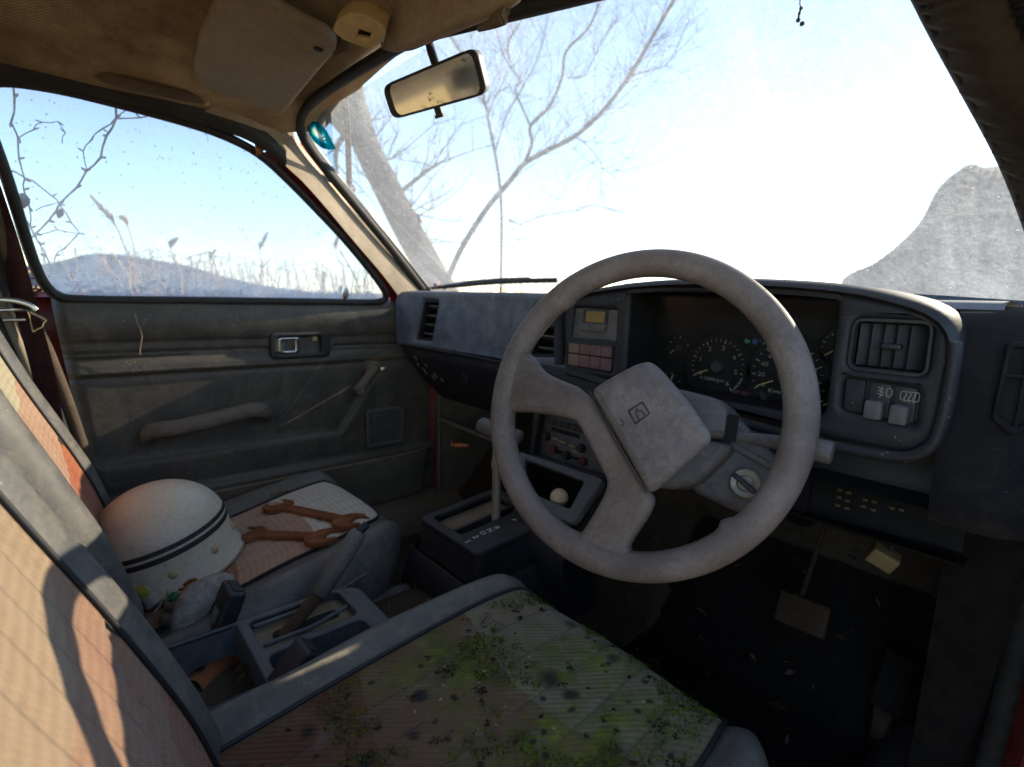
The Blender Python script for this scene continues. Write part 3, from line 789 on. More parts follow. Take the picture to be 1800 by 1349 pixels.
# lower dash and glovebox lid
bm = NB()
def gl(x, k, off=0):
    """surface of the knee panel: k = 0 under the face lip, 1 at its lower edge"""
    y = .268 + .105 * k ** 1.25; z = .570 - .150 * k + .012 * max(0, (x + .3)) * k
    return V((x, y - off, z))
rows = [[gl(-.618 + .055 * (k / 10) ** 1.2 + (.62 + .04 - .055 * (k / 10)) * j / 24, k / 10) for j in range(25)] for k in range(11)]
rows.insert(0, [p + V((0, .03, .004)) for p in rows[0]])
rows.append([p + V((0, .05, -.005)) for p in rows[-1]]); rows.append([p + V((0, .15, .03)) for p in rows[-1]])
grid(bm, rows)
grid(bm, [[r[0], r[0] + V((.004, .12, 0))] for r in rows[1:-2]])
kp = build('knee_panel', bm, M['pod'], dash, 50)
bm = NB()
rows = []
x0f = lambda k: -.545 + .030 * k
for k in range(13):
    kk = .03 + .90 * k / 12
    off = .006 if 0 < k < 12 else .001
    rows.append([gl(x0f(kk) + (-.135 - x0f(kk)) * j / 20, kk, off if 0 < j < 20 else .001) for j in range(21)])
grid(bm, rows); gb = build('glovebox_lid', bm, M['pod'], dash, 30)
bm = NB()
pc = gl(-.335, .36, .006)
T = basis(pc, (1, 0, 0), (0, -.55, .83))
lathe(bm, [(0, .004), (.008, .004), (.011, .002), (.012, -.002)], T, 18); rbox(bm, (.014, -.006, .006), (.008, .026, .010), .003, T @ Matrix.Rotation(R(-25), 4, 'Z'))
build('glovebox_lock', bm, M['black'], gb)
for (u, v, l, a_) in ((745, 628, .016, .3), (757, 642, .012, .2), (748, 652, .02, .25), (764, 660, .02, .1), (757, 664, .016, .1), (771, 668, .012, .1), (742, 640, .01, .2)):
    p = at(u, v, Y=.300)
    T = basis(gl(p.x, max(.02, min(.9, (.570 - p.z) / .15)), .0065), (1, 0, .1), (a_, -.55, .83))
    bm = NB(); plate(bm, rpoly([(-.0035, -l / 2), (.002, -l / 2 - .002), (.004, l / 3), (.001, l / 2), (-.003, l / 3)], .002), [], .0006, .0001, T)
    build('paint_drip', bm, M['beige'], gb)

# instrument pod
POD = .198
PM = facing(POD)
bm = NB()
oz = fy(POD, [(992, 640), (1040, 660), (1100, 672), (1450, 775), (1620, 793), (1692, 745), (1700, 575), (1690, 553), (1600, 521), (1480, 497), (1330, 489), (1180, 490), (1075, 508), (1010, 527), (986, 560)])
outp = [(oz[0][0], .598, .014), (.215, .590, .02), (.30, .582, .02), (.50, .566, .02), (.604, .566, .035), (.607, .696, .02), (.575, .716, .04), (.50, .731, .04), (.40, .737, .05), (.29, .7375, .04), (.19, .731, .03), (.115, .722, .03), (.078, .700, .02)]
clu = rpoly([(.219, .586, .012), (.502, .588, .014), (.502, .726, .016), (.219, .728, .01)], .012, 6)
vnt = slant(1487, 648, 1629, 664, 1642, 566, 1500, 560, POD, .010)
swi = slant(1476, 722, 1608, 750, 1616, 684, 1482, 663, POD, .008)
clk = slant(1001, 596, 1080, 603, 1083, 545, 1008, 541, POD, .005)
btn = slant(996, 641, 1074, 655, 1077, 606, 1002, 600, POD, .005)
plate(bm, rpoly(outp, .02, 6), [clu, vnt, swi, clk, btn], .026, .007, PM)
pf = build('pod_face', bm, M['pod'], dash, 50)
# hood: eyebrow lip standing proud, running back to the windscreen
bm = NB(); rows = []
top = [(.606, .60), (.6075, .66), (.605, .690), (.588, .710), (.545, .724), (.50, .7325), (.40, .739), (.29, .739), (.19, .732), (.115, .720), (.076, .700), (.072, .65), (.076, .60)]
top = smooth([V((a, 0, b)) for a, b in top], 2)
for p in top:
    cx_, cz_ = .35, .64
    dx, dz = p.x - cx_, p.z - cz_
    row = []
    for y, s, ddz in ((POD + .012, .975, -.002), (POD - .004, .985, -.001), (POD - .010, 1.0, .0), (POD - .006, 1.010, .004), (POD + .02, 1.018, .007), (POD + .10, 1.02, .006), (POD + .2, 1.02, -.012), (POD + .27, 1.02, -.035)):
        row.append(V((cx_ + dx * s, y, cz_ + dz * s + ddz * (1 if dz > 0 else 0))))
    rows.append(row)
grid(bm, rows); build('pod_hood', bm, M['pod'], dash, 60)
bm = NB()   # lower lip roll under the pod
lip = spline([V((.10, POD - .002, .592)), V((.215, POD - .004, .582)), V((.36, POD - .006, .570)), V((.50, POD - .006, .561)), V((.572, POD - .006, .562)), V((.598, POD - .006, .574)), V((.608, POD - .006, .60)), V((.610, POD - .006, .66)), V((.608, POD - .006, .685))], 6)
tube(bm, lip, .0062, 10, 1.2); build('pod_lip', bm, M['pod'], dash, 60)
# cluster well
bm = NB(); CB = .275
rows = [[V((PX, y, PZ)) for PX, PZ in ((.221, .588), (.503, .588), (.503, .725), (.221, .726), (.221, .588))] for y in (POD + .006, CB)]
grid(bm, rows)
grid(bm, [[V((.221, CB, .588)), V((.503, CB, .588))], [V((.221, CB, .726)), V((.503, CB, .726))]])
rows = [[V((x, POD + .03 + .045 * k / 4, .726 - .028 * (k / 4) ** 2)) for x in (.221, .36, .503)] for k in range(5)]
grid(bm, rows)
cl = build('instrument_cluster', bm, M['dark'], dash, 40)
bm = NB(); grid(bm, [[V((x, POD + .045 + .03 * (1 - k / 4), .589 + .136 * k / 4)) for x in (.222, .36, .502)] for k in range(5)]); build('gauge_lens', bm, M['lens'], cl, 0)
GM = facing(CB - .004)
def gauge(cx, cz, r, a0, a1, nmaj, nmin, labels, size, needle, name, red=None):
    bm = NB()
    lathe(bm, [(0, 0), (r * 1.16, 0), (r * 1.20, .003), (r * 1.25, .003), (r * 1.26, 0)], GM @ Matrix.Translation((cx, cz, 0)), 40)
    dial = build(name, bm, M['dark'], cl)
    bm = NB()
    N = nmaj * nmin
    for k in range(N + 1):
        a = R(a0 + (a1 - a0) * k / N); big = k % nmin == 0
        l = r * (.14 if big else .08); w = .0017 if big else .0010
        T = GM @ Matrix.Translation((cx + math.cos(a) * (r - l / 2), cz + math.sin(a) * (r - l / 2), .0012)) @ Matrix.Rotation(a, 4, 'Z')
        box(bm, (0, 0, 0), (l, w, .0006), T)
    for k, s in enumerate(labels):
        if not s: continue
        a = R(a0 + (a1 - a0) * k / (len(labels) - 1))
        text(bm, s, size, GM @ Matrix.Translation((cx + math.cos(a) * r * .70, cz + math.sin(a) * r * .70, .0012)), .0002, 0, 1.2)
    if red:
        pts = [V((cx + math.cos(R(t)) * r * .98, cz + math.sin(R(t)) * r * .98, .0012)) for t in [red[0] + (red[1] - red[0]) * q / 12 for q in range(13)]]
        for q in range(12):
            if q % 4 != 3: tube(bm, [GM @ pts[q], GM @ pts[q + 1]], .0009, 4)
    build('dial_markings', bm, M['pale'], dial, 0)
    bm = NB(); a = R(needle)
    T = GM @ Matrix.Translation((cx, cz, .004)) @ Matrix.Rotation(a, 4, 'Z')
    box(bm, (r * .62, 0, 0), (r * .52, .0017, .0012), T); build('needle', bm, M['needle'], dial)
    bm = NB(); lathe(bm, [(0, .007), (r * .20, .006), (r * .26, .002), (r * .27, 0)], GM @ Matrix.Translation((cx, cz, 0)), 24); build('needle_hub', bm, M['black'], dial)
    return dial
T0 = at(1264, 645, Y=CB); S0 = at(1384, 662, Y=CB)
gauge(T0.x, T0.z, .041, 205, -52, 6, 4, ['0', '1', '2', '3', '4', '5', '6'], .0095, 204, 'tachometer', (0, -50))
gauge(S0.x, S0.z, .046, 208, -30, 9, 2, ['0', '20', '40', '60', '80', '100', '120', '140', '160', '180'], .0088, 206, 'speedometer')
f0 = at(1196, 612, Y=CB); t0 = at(1186, 668, Y=CB)
g1 = gauge(f0.x, f0.z, .018, 150, 20, 2, 2, [''], .004, 215, 'fuel_gauge')
g2 = gauge(t0.x - .004, t0.z - .006, .018, 150, 20, 2, 2, [''], .004, 70, 'temperature_gauge')
r0 = at(1478, 612, Y=CB); r1 = at(1478, 700, Y=CB)
gauge(r0.x, r0.z, .020, 200, 120, 2, 2, [''], .004, 215, 'oil_gauge')
gauge(r1.x, r1.z, .022, 200, 120, 2, 2, [''], .004, 215, 'volt_gauge')
def onp(u, v, y=CB - .0055): p = at(u, v, Y=y); return GM @ Matrix.Translation((p.x, p.z, .0014))
for st__, sz, u, v in (('×1000rpm', .0075, 1251, 667), ('Km/h', .0085, 1365, 689), ('187', .0062, 1375, 644)):
    bm = NB(); text(bm, st__, sz, onp(u, v), .0002, 0, 1.25); build('gauge_lettering', bm, M['pale'], cl, 0)
def arrow(d):
    return [(-.004 * d, 0), (.001 * d, .0042), (.001 * d, .002), (.005 * d, .002), (.005 * d, -.002), (.001 * d, -.002), (.001 * d, -.0042)]
for u, v, d, m in ((1312, 600, 1, 'green'), (1342, 602, -1, 'green')):
    bm = NB(); pl = arrow(d); pl = pl if d > 0 else pl
    f = bm.faces.new([bm.verts.new(onp(u, v) @ V((x, y, 0))) for x, y in pl]); bmesh.ops.triangulate(bm, faces=[f]); build('indicator_lamp', bm, M[m], cl)
bm = NB(); lathe(bm, [(0, .001), (.004, .001), (.0042, 0)], onp(1327, 601), 12); build('beam_lamp', bm, M['blue'], cl)
bm = NB(); T = onp(1302, 694); rbox(bm, (0, 0, 0), (.026, .011, .002), .0008, T); build('warning_panel', bm, M['redlamp'], cl)
bm = NB(); T = onp(1351, 696); lathe(bm, [(0, .016), (.004, .016), (.0055, .013), (.006, 0)], T, 14); lathe(bm, [(0, .006), (.003, .006), (.003, 0)], onp(1341, 691), 10); build('trip_knob', bm, M['black'], cl)
# clock panel and its display
def cen(poly): return (sum(p[0] for p in poly) / len(poly), sum(p[1] for p in poly) / len(poly))
def back(bm, poly, z, mi=0):
    f = bm.faces.new([bm.verts.new(PM @ V((p[0], p[1], z))) for p in poly]); f.material_index = mi; return f
def shrink(poly, k):
    c = cen(poly); return [(c[0] + (p[0] - c[0]) * k, c[1] + (p[1] - c[1]) * k) for p in poly]
bm = NB(); plate(bm, shrink(clk, .985), [], .006, .0015, PM @ Matrix.Translation((0, 0, -.005))); 
d_ = slant(1026, 566, 1060, 568, 1062, 548, 1028, 547, POD, .001)
cp = build('clock_panel', bm, M['shroud'], dash)
bm = NB(); plate(bm, [(p[0], p[1]) for p in shrink(d_, 1.25)], [d_], .003, .0006, PM @ Matrix.Translation((0, 0, -.002))); build('display_frame', bm, M['black'], cp)
bm = NB(); back(bm, shrink(d_, 1.1), -.0035); build('display', bm, M['amber'], cp)
bm = NB(); b_ = slant(1017, 581, 1062, 584, 1064, 570, 1019, 568, POD, .001); plate(bm, b_, [], .006, .001, PM @ Matrix.Translation((0, 0, .001))); build('clock_button', bm, M['shroud'], cp)
# eight small reddish buttons
bm = NB(); back(bm, shrink(btn, 1.05), -.006); bb = build('button_panel', bm, M['dark'], dash)
bx = [at(999 + 76 * k / 4, 600 + 5.5 * k / 4, Y=POD).x for k in range(5)]
zb = [at(1036, 603, Y=POD).z, at(1035, 625.5, Y=POD).z, at(1034, 648, Y=POD).z]
for r_ in range(2):
    for c_ in range(4):
        x0, x1 = bx[c_] + .0008, bx[c_ + 1] - .0008; z0, z1 = zb[r_ + 1] + .001, zb[r_] - .001
        bm = NB(); rbox(bm, ((x0 + x1) / 2, (z0 + z1) / 2, -.004), (x1 - x0, z1 - z0, .007), .001, PM)
        build('push_button', bm, M['buttonb'] if (c_ == 0) else M['button'], bb)
# right vent
xs = [p[0] for p in vnt]; zs = [p[1] for p in vnt]; x0, x1, z0, z1 = min(xs), max(xs), min(zs), max(zs)
bm = NB(); plate(bm, shrink(vnt, 1.02), [shrink(vnt, .92)], .012, .003, PM @ Matrix.Translation((0, 0, -.001)))
back(bm, shrink(vnt, 1.1), -.055)
rows = [[PM @ V((p[0], p[1], z)) for p in shrink(vnt, 1.04) + [shrink(vnt, 1.04)[0]]] for z in (-.008, -.055)]; grid(bm, rows)
rv = build('air_vent', bm, M['black'], dash, 50)
for k in range(5):
    x = x0 + .014 + (x1 - x0 - .022) * k / 4.3
    bm = NB(); T = PM @ Matrix.Translation((x, (z0 + z1) / 2, -.020)) @ Matrix.Rotation(R(38), 4, 'Y')
    rbox(bm, (0, 0, 0), (.024, (z1 - z0) * .84, .0025), .001, T); build('vent_slat', bm, M['pod'], rv)
bm = NB(); rbox(bm, ((x0 + x1) / 2 + .002, (z0 + z1) / 2, -.006), (.018, .006, .010), .002, PM); build('vent_tab', bm, M['black'], rv)
# switch row: one blank and two rockers
bm = NB(); back(bm, shrink(swi, 1.05), -.010)
sp_ = build('switch_panel', bm, M['black'], dash)
def swq(a, b): # fractions along the opening
    L_ = (V((1482, 663, 0)), V((1476, 722, 0))); R_ = (V((1616, 684, 0)), V((1608, 750, 0)))
    t = L_[0].lerp(R_[0], a); b2 = L_[1].lerp(R_[1], a); q = t.lerp(b2, b); return (q.x, q.y)
def quad(a0, b0, a1, b1): return fy(POD, [swq(a0, b1), swq(a1, b1), swq(a1, b0), swq(a0, b0)])
bm = NB(); plate(bm, quad(.03, .04, .28, .96), [], .008, .001, PM @ Matrix.Translation((0, 0, -.004))); build('blank_cover', bm, M['pod'], sp_)
for a0, a1, sym in ((.33, .62, 'fog'), (.66, .96, 'defrost')):
    bm = NB(); plate(bm, quad(a0, .03, a1, .97), [], .006, .0012, PM @ Matrix.Translation((0, 0, -.006))); sw_ = build('rocker_switch', bm, M['black'], sp_)
    q = quad(a0 + .01, .55, a1 - .05, .98); c = cen(q); wx = max(p[0] for p in q) - min(p[0] for p in q)
    bm = NB(); rbox(bm, (c[0], c[1], .001), (wx, .020, .018), .003, PM, 3); build('switch_key', bm, M['shroud'], sw_)
    c = cen(quad(a0, .10, a1, .48)); T = PM @ Matrix.Translation((c[0] + .004, c[1] + .001, -.0055))
    bm = NB(); w_ = .0006
    if sym == 'fog':
        tube(bm, [T @ p for p in smooth([V((.002, .005, 0)), V((.002, -.005, 0)), V((.007, -.004, 0)), V((.007, .004, 0))], 2, True)], w_, 4, close=True)
        for k in (-1, 0, 1): tube(bm, [T @ V((-.006, .0032 * k + .001, 0)), T @ V((0, .0032 * k - .0006, 0))], w_, 4)
        tube(bm, [T @ p for p in smooth([V((-.002, .006, 0)), V((-.0035, .002, 0)), V((-.002, -.002, 0)), V((-.0035, -.006, 0))], 2)], w_, 4)
    else:
        tube(bm, [T @ V((*p, 0)) for p in rrect(-.008, -.0045, .008, .0045, .002)], w_, 4, close=True)
        for k in (-1, 0, 1): tube(bm, [T @ p for p in smooth([V((.0038 * k, .0035, 0)), V((.0038 * k + .0012, .001, 0)), V((.0038 * k - .0012, -.002, 0)), V((.0038 * k, -.0065, 0))], 2)], w_, 4)
    build('switch_symbol', bm, M['pale'], sw_)
# dash end beyond the pod, with the side demister
bm = NB()
prof = [(.20, .725), (.21, .733), (.32, .728), (.44, .716)]
rows = []
for k in range(14):
    z = .49 + .21 * k / 13
    e = max(0, (z - .66) / .04) ** 2 * .01 + max(0, (.53 - z) / .04) ** 2 * .012
    rows.append([V((.600, .34, z)), V((.602, .228 + e, z)), V((.64, .222 + e, z)), V((.662, .228 + e, z)), V((.680, .245 + e, z)), V((.688, .285, z)), V((.69, .38, z))])
rows.append([p + V((-.003, .012, .012)) for p in rows[-1]]); rows.append([p + V((-.01, .05, .008)) for p in rows[-1]]); rows.append([p + V((-.01, .12, -.01)) for p in rows[-1]])
rows.insert(0, [V((p.x, .36, .485)) for p in rows[0]])
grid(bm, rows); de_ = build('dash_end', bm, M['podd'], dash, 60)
bm = NB(); grid(bm, [[V((.605, .42, z)), V((.608, .335, z)), V((.66, .33, z)), V((.688, .345, z)), V((.69, .40, z))] for z in (.08, .3, .50)]); build('side_kick_trim', bm, M['mat'], dash, 60)  # near-black trim, footwell shade painted as its colour
bm = NB()
T = basis(at(1783, 682, Y=.224) + V((0, -.004, 0)), (1, .18, 0), (0, 0, 1))
plate(bm, rpoly([(-.012, -.032), (.006, -.046), (.022, -.03), (.022, .042), (-.010, .044)], .006), [rpoly([(-.008, -.028), (.006, -.038), (.018, -.026), (.018, .037), (-.006, .039)], .004)], .010, .0015, T @ Matrix.Translation((0, 0, .004)))
box(bm, (.006, 0, .002), (.0025, .078, .003), T); box(bm, (.004, .012, .002), (.024, .0025, .003), T)
sdm = build('side_demister', bm, M['podd'], dash)
bm = NB(); box(bm, (.004, 0, -.0035), (.026, .078, .001), T); build('demister_void', bm, M['dark'], sdm)
# lower right: open shelf, fuse panel and dash underside
bm = NB()
sh = fy(.262, [(1300, 845), (1655, 905), (1668, 832), (1300, 765)])
sh = [(.40, .470), (.618, .490), (.618, .545), (.40, .545)]
plate(bm, rpoly([(.24, .43, .01), (.622, .44, .02), (.622, .575, .02), (.24, .59, .01)], .01), [rpoly([(.455, .477), (.612, .492), (.612, .545), (.455, .545)], .008)], .02, .005, facing(.268, R(-10)) @ Matrix.Translation((0, .046, 0)))
rows = [[V((x, y, z)) for x in (.45, .615)] for y, z in ((.27, .492), (.36, .485), (.36, .56))]; grid(bm, rows)
build('parcel_shelf', bm, M['black'], dash, 50)
bm = NB()
FX = basis((.54, .325, .455), (1, 0, .05), (0, .35, .94))
rbox(bm, (0, 0, -.01), (.17, .05, .02), .004, FX); fz = build('fuse_panel', bm, M['dark'], dash)
for i, (u, v) in enumerate(((1477, 862), (1492, 867), (1475, 875), (1490, 881), (1473, 889), (1489, 894), (1521, 879), (1537, 883), (1518, 891), (1535, 897), (1568, 894), (1585, 897))):
    p = atp(u, v, FX.translation, FX.to_3x3() @ V((0, 0, 1)))
    bm = NB(); T = FX.copy(); T.translation = p
    rbox(bm, (0, 0, .001), (.006, .0035, .003), .0006, T); build('fuse', bm, M['amberd'], fz)
bm = NB()
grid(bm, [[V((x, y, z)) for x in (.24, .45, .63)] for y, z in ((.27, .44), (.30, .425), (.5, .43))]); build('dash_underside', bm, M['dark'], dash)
# centre stack with radio
SX0, SX1 = -.045, .215
SM = basis((0, .188, 0), (1, 0, 0), (0, .12, 1))   # leans slightly forward with height
def sy(pts):
    o = []
    n = SM.to_3x3() @ V((0, 0, 1))
    for u, v in pts:
        p = SM.inverted() @ atp(u, v, SM.translation, n); o.append((p.x, p.y))
    return o
rad = sy([(936, 800), (1100, 850), (1100, 760), (948, 722)])
bm = NB()
plate(bm, rpoly([(-.035, .395, .006), (.21, .395, .006), (.225, .59, .006), (-.035, .59, .006)], .006), [rpoly(rad, .004)], .02, .003, SM)
cs_ = M['black']
grid(bm, [[SM @ V((x, y, 0)) + V((dx, dy, 0)) for (x, dx, dy) in ((-.034, 0, -.0), (-.040, 0, .03), (-.045, 0, .2))] for y in (.33, .45, .59)])
st = build('centre_stack', bm, M['pod'], dash, 45)
bm = NB()
rd = Matrix.Translation(SM.to_3x3() @ V((0, 0, -.022))) @ SM
rx0, rx1 = min(p[0] for p in rad), max(p[0] for p in rad); ry0 = min(p[1] for p in rad); ry1 = max(p[1] for p in rad)
bigr = [(p[0] + (-.004 if i in (0, 3) else .004), p[1] + (-.003 if i < 2 else .003)) for i, p in enumerate(rad)]
plate(bm, bigr, [], .01, .001, rd); 
grid(bm, [[rd @ V((*p, z)) for p in bigr + [bigr[0]]] for z in (-.002, .02)])
ra = build('radio', bm, M['shroud'], dash, 45)
rw_, rh_ = rx1 - rx0, ry1 - ry0
RM = rd @ Matrix.Translation((rx0, ry0, 0))
def rbit(nm, m, x, y, w, h, d, r=.0008):
    bm = NB(); rbox(bm, (x, y, d / 2), (w, h, d), r, RM); build(nm, bm, m, ra)
rbit('cassette_slot', M['dark'], .060, .058, .075, .008, .002)
for k in range(5): rbit('preset_key', M['black'], .022 + .019 * k, .072, .017, .012, .005, .001)
rbit('slider_slot', M['dark'], .055, .018, .05, .006, .002); rbit('slider_slot', M['dark'], .092, .016, .030, .006, .002)
rbit('slider_knob', M['redlamp'], .040, .020, .013, .014, .012, .002); rbit('slider_knob', M['redlamp'], .118, .016, .013, .014, .012, .002)
for x, y, w in ((.034, .040, .016), (.055, .038, .018), (.080, .036, .012), (.095, .028, .026)): rbit('radio_lettering', M['needle'], x, y, w, .003, .0012, .0003)
for x, y in ((.014, .040), (.108, .038), (.074, .016)):
    bm = NB(); lathe(bm, [(0, .012), (.007, .012), (.0085, .008), (.009, 0)], RM @ Matrix.Translation((x, y, 0)), 16); build('radio_knob', bm, M['black'], ra)
bm = NB()
for k in range(5): box(bm, (.012 + .018 * k, ry1 - ry0 + .012, .026), (.013, .005, .004), RM)
build('heater_keys', bm, M['steel'], st)
# open tray under the radio, tilted up towards the driver
tp = [at(912, 799, Y=.205), at(1050, 842, Y=.205), at(1000, 910, Y=.150), at(902, 880, Y=.150)]
TM = basis((tp[0] + tp[1]) / 2, (1, 0, 0), ((tp[0] + tp[1]) - (tp[2] + tp[3])))
tn = TM.to_3x3() @ V((0, 0, 1))
def ty(pts): return [tuple((TM.inverted() @ atp(u, v, TM.translation, tn))[:2]) for u, v in pts]
o_ = ty([(896, 882), (1006, 921), (1062, 842), (904, 791)]); i_ = ty([(924, 862), (1001, 895), (1027, 846), (921, 807)])
bm = NB()
plate(bm, rpoly(o_, .012), [rpoly(i_, .006)], .016, .0025, TM)
ct = build('coin_tray', bm, M['gray'], dash, 50)
bm = NB()
grid(bm, [[TM @ V((*p, z)) for p in i_ + [i_[0]]] for z in (-.008, -.085)])
f = bm.faces.new([bm.verts.new(TM @ V((*p, -.085))) for p in i_])
build('tray_well', bm, M['dark'], ct, 50)
bm = NB()
rows = [[TM @ V((x, y, z)) for x in (o_[0][0] + .004, o_[1][0])] for y, z in ((o_[0][1] + .004, -.010), (o_[0][1] - .05, -.03), (o_[0][1] - .09, -.08))]
grid(bm, rows)
grid(bm, [[TM @ V((o_[2][0] - .004, y, z)) for z in (-.012, -.15)] for y in (o_[0][1] - .02, o_[2][1] - .005)])
build('tray_apron', bm, M['pod'], dash, 50)
# loose under-dash items seen beyond the lever: a ledge and an old copper cone
bm = NB()
a, b = at(782, 748, X=-.50), at(862, 778, X=-.30)
grid(bm, [[V((-.60, .385, .352)), V((-.22, .375, .345))], [V((-.60, .382, .344)), V((-.22, .372, .337))], [V((-.60, .50, .30)), V((-.22, .50, .30))]])
build('heater_ledge', bm, M['grime'], dash, 30)
cb = NB(); T = basis(at(800, 782, X=-.47), V((0, 0, 1)), V((.3, .7, 0)).cross(V((0, 0, 1))))
T = Matrix.Translation(at(802, 783, X=-.46)) @ V((-.80, -.45, -.08)).to_track_quat('Z', 'Y').to_matrix().to_4x4()
lathe(cb, [(0, .012), (.011, .012), (.013, .010), (.0125, .006), (.010, .004), (.011, .000), (.0085, -.004), (.009, -.010), (.006, -.016), (.006, -.04), (0, -.04)], T, 18)
build('copper_cone', cb, plain('old_copper', (.42, .16, .075), .35, .5, .6), dash)

# ------------------------------------------------------------------ steering wheel and column
WT, WP = R(16.8), R(15); WC = V((.349, .039, .591)); WR = .193
wN = V((math.sin(WP) * math.cos(WT), -math.cos(WP) * math.cos(WT), math.sin(WT))); wX = V((math.cos(WP), math.sin(WP), 0)); wY = wN.cross(wX)
WM = Matrix((wX, wY, wN)).transposed().to_4x4(); WM.translation = WC
def wl(u, v, h=0.0):
    p = WM.inverted() @ atp(u, v, WC + wN * h, wN); return (p.x, p.y)
swh = thing('steering_wheel', 'large dusty grey brown steering wheel with two spokes and a square centre pad', 'steering wheel', WC)
bm = NB(); rows = []
a1 = math.atan2(*reversed(wl(893, 690))); a2 = math.atan2(*reversed(wl(1035, 1000)))
for k in range(160):
    a = 2 * math.pi * k / 160
    def bmp(c, w): d = (a - c + math.pi) % (2 * math.pi) - math.pi; return math.exp(-(d / w) ** 2)
    g = bmp(a1, .17) + bmp(a2, .20)
    # finger bumps on the inside of the rim near the spokes
    fb = bmp(math.atan2(*reversed(wl(985, 520))), .055) + 1.7 * bmp(math.atan2(*reversed(wl(1268, 912))), .045)
    rin = .0165 + .0045 * g + .0035 * fb; rout = .0165; rth = .0160
    row = []
    for j in range(20):
        t = 2 * math.pi * j / 20
        c, s = math.cos(t), math.sin(t)
        rr_ = (rout if c > 0 else rin) * c
        # shallow finger ridges on the back face
        row.append(WM @ V(((WR - .0165 + rr_) * math.cos(a), (WR - .0165 + rr_) * math.sin(a), rth * s)))
    rows.append(row)
rows.append(rows[0])
grid(bm, rows, close=True); build('rim', bm, M['wheel'], swh, 80)
sp = [(908, 606), (936, 628), (948, 648), (968, 662), (1042, 690), (1138, 862), (1150, 876), (1142, 902), (1112, 945), (1100, 966), (1118, 984), (1060, 1004), (1000, 985), (985, 958), (1003, 952), (1022, 935), (1072, 856), (1062, 830), (1020, 745), (1008, 737), (960, 728), (925, 724), (910, 724), (885, 722), (884, 690), (900, 640)]
bm = NB()
poly = [V((*wl(u, v, .008), 0)) for u, v in sp]
poly = [(p.x, p.y) for p in smooth(poly, 2, True)]
plate(bm, poly, [], .022, .008, WM @ Matrix.Translation((0, 0, .012)))
for vtx in bm.verts:      # the spokes dish down from the pad to the rim
    q = WM.inverted() @ vtx.co; r_ = math.hypot(q.x, q.y)
    q.z += .012 * max(0, 1 - r_ / .15) - .002; vtx.co = WM @ q
build('spoke', bm, M['wheel'], swh, 60)
pd = [(1034, 686), (1062, 666), (1116, 637), (1138, 632), (1156, 646), (1205, 702), (1246, 762), (1244, 778), (1150, 862), (1137, 867)]
PH = .036
pp = [wl(u, v, PH) for u, v in pd]
bm = NB(); plate(bm, rpoly([(*p, .010) for p in pp], .01, 5), [], .022, .010, WM @ Matrix.Translation((0, 0, PH)))
pad = build('centre_pad', bm, M['pad'], swh, 60)
bm = NB()
ec = V((*wl(1123, 726, PH), 0)); ex_ = (V((*wl(1140, 712, PH), 0)) - V((*wl(1119, 741, PH), 0)))
e1 = V((*wl(1105, 723, PH), 0)); e2 = V((*wl(1129, 707, PH), 0)); e3 = V((*wl(1142, 727, PH), 0)); e4 = V((*wl(1117, 745, PH), 0))
cor = [e1, e2, e3, e4]
for i in range(4):
    a, b = cor[i], cor[(i + 1) % 4]; tube(bm, [WM @ (a + V((0, 0, PH))), WM @ (b + V((0, 0, PH)))], .0011, 5)
def em(s, t): return WM @ (e1.lerp(e2, s).lerp(e4.lerp(e3, s), t) + V((0, 0, PH)))
tube(bm, [em(.30, .92), em(.30, .52), em(.52, .14), em(.52, .40)], .0010, 5)
tube(bm, [em(.70, .88), em(.70, .52), em(.52, .40)], .0010, 5)
p0 = V((*wl(1095, 741, PH), PH)); p1 = V((*wl(1090, 746, PH), PH)); 
tube(bm, [WM @ V((*wl(u, v, PH), PH)) for u, v in ((1090, 737), (1097, 742), (1096, 749), (1091, 746))], .0007, 4)
build('emblem', bm, M['hub'], pad, 0)
bm = NB()
tube(bm, [WM @ V((*wl(u, v, .030), .030)) for u, v in ((1036, 688), (1085, 778), (1136, 866))], .0016, 5)
build('pad_seam', bm, M['hub'], pad, 0)
bm = NB(); lathe(bm, [(0, .01), (.035, .01), (.04, .0), (.042, -.04), (0, -.04)], WM @ Matrix.Translation((.03, -.01, -.0)), 24); build('boss', bm, M['shroud'], swh)

colm = thing('steering_column', 'grey steering column shroud with ignition lock and one indicator stalk behind the wheel', 'steering column', WC + V((0, .12, -.03)))
bm = NB()
h = -.045
def cp_(pts, h): return [wl(u, v, h) for u, v in pts]
up_ = cp_([(1100, 690), (1190, 682), (1262, 700), (1280, 722), (1284, 772), (1236, 768), (1100, 740)], h)
plate(bm, rpoly([(*p, .008) for p in up_], .01, 5), [], .16, .008, WM @ Matrix.Translation((0, 0, h)))
build('upper_shroud', bm, M['shroud'], colm, 50)
bm = NB()
lo_ = cp_([(1100, 742), (1236, 772), (1284, 780), (1276, 800), (1222, 852), (1180, 862), (1100, 850)], h - .004)
plate(bm, rpoly([(*p, .008) for p in lo_], .01, 5), [], .17, .010, WM @ Matrix.Translation((0, 0, h - .004)))
build('lower_shroud', bm, M['shroud'], colm, 50)
bm = NB()
h2 = -.085
lk = cp_([(1180, 690), (1268, 700), (1345, 790), (1395, 830), (1392, 870), (1300, 905), (1215, 865), (1180, 800)], h2)
plate(bm, rpoly([(*p, .012) for p in lk], .012, 5), [], .14, .010, WM @ Matrix.Translation((0, 0, h2)))
build('lock_housing', bm, M['shroud'], colm, 50)
bm = NB()
tube(bm, [WM @ V((*wl(u, v, h2 + .003), h2 + .003)) for u, v in ((1284, 782), (1310, 796), (1350, 818), (1390, 838))], .0045, 8, .8)
build('shroud_rib', bm, M['shroud'], colm, 60)
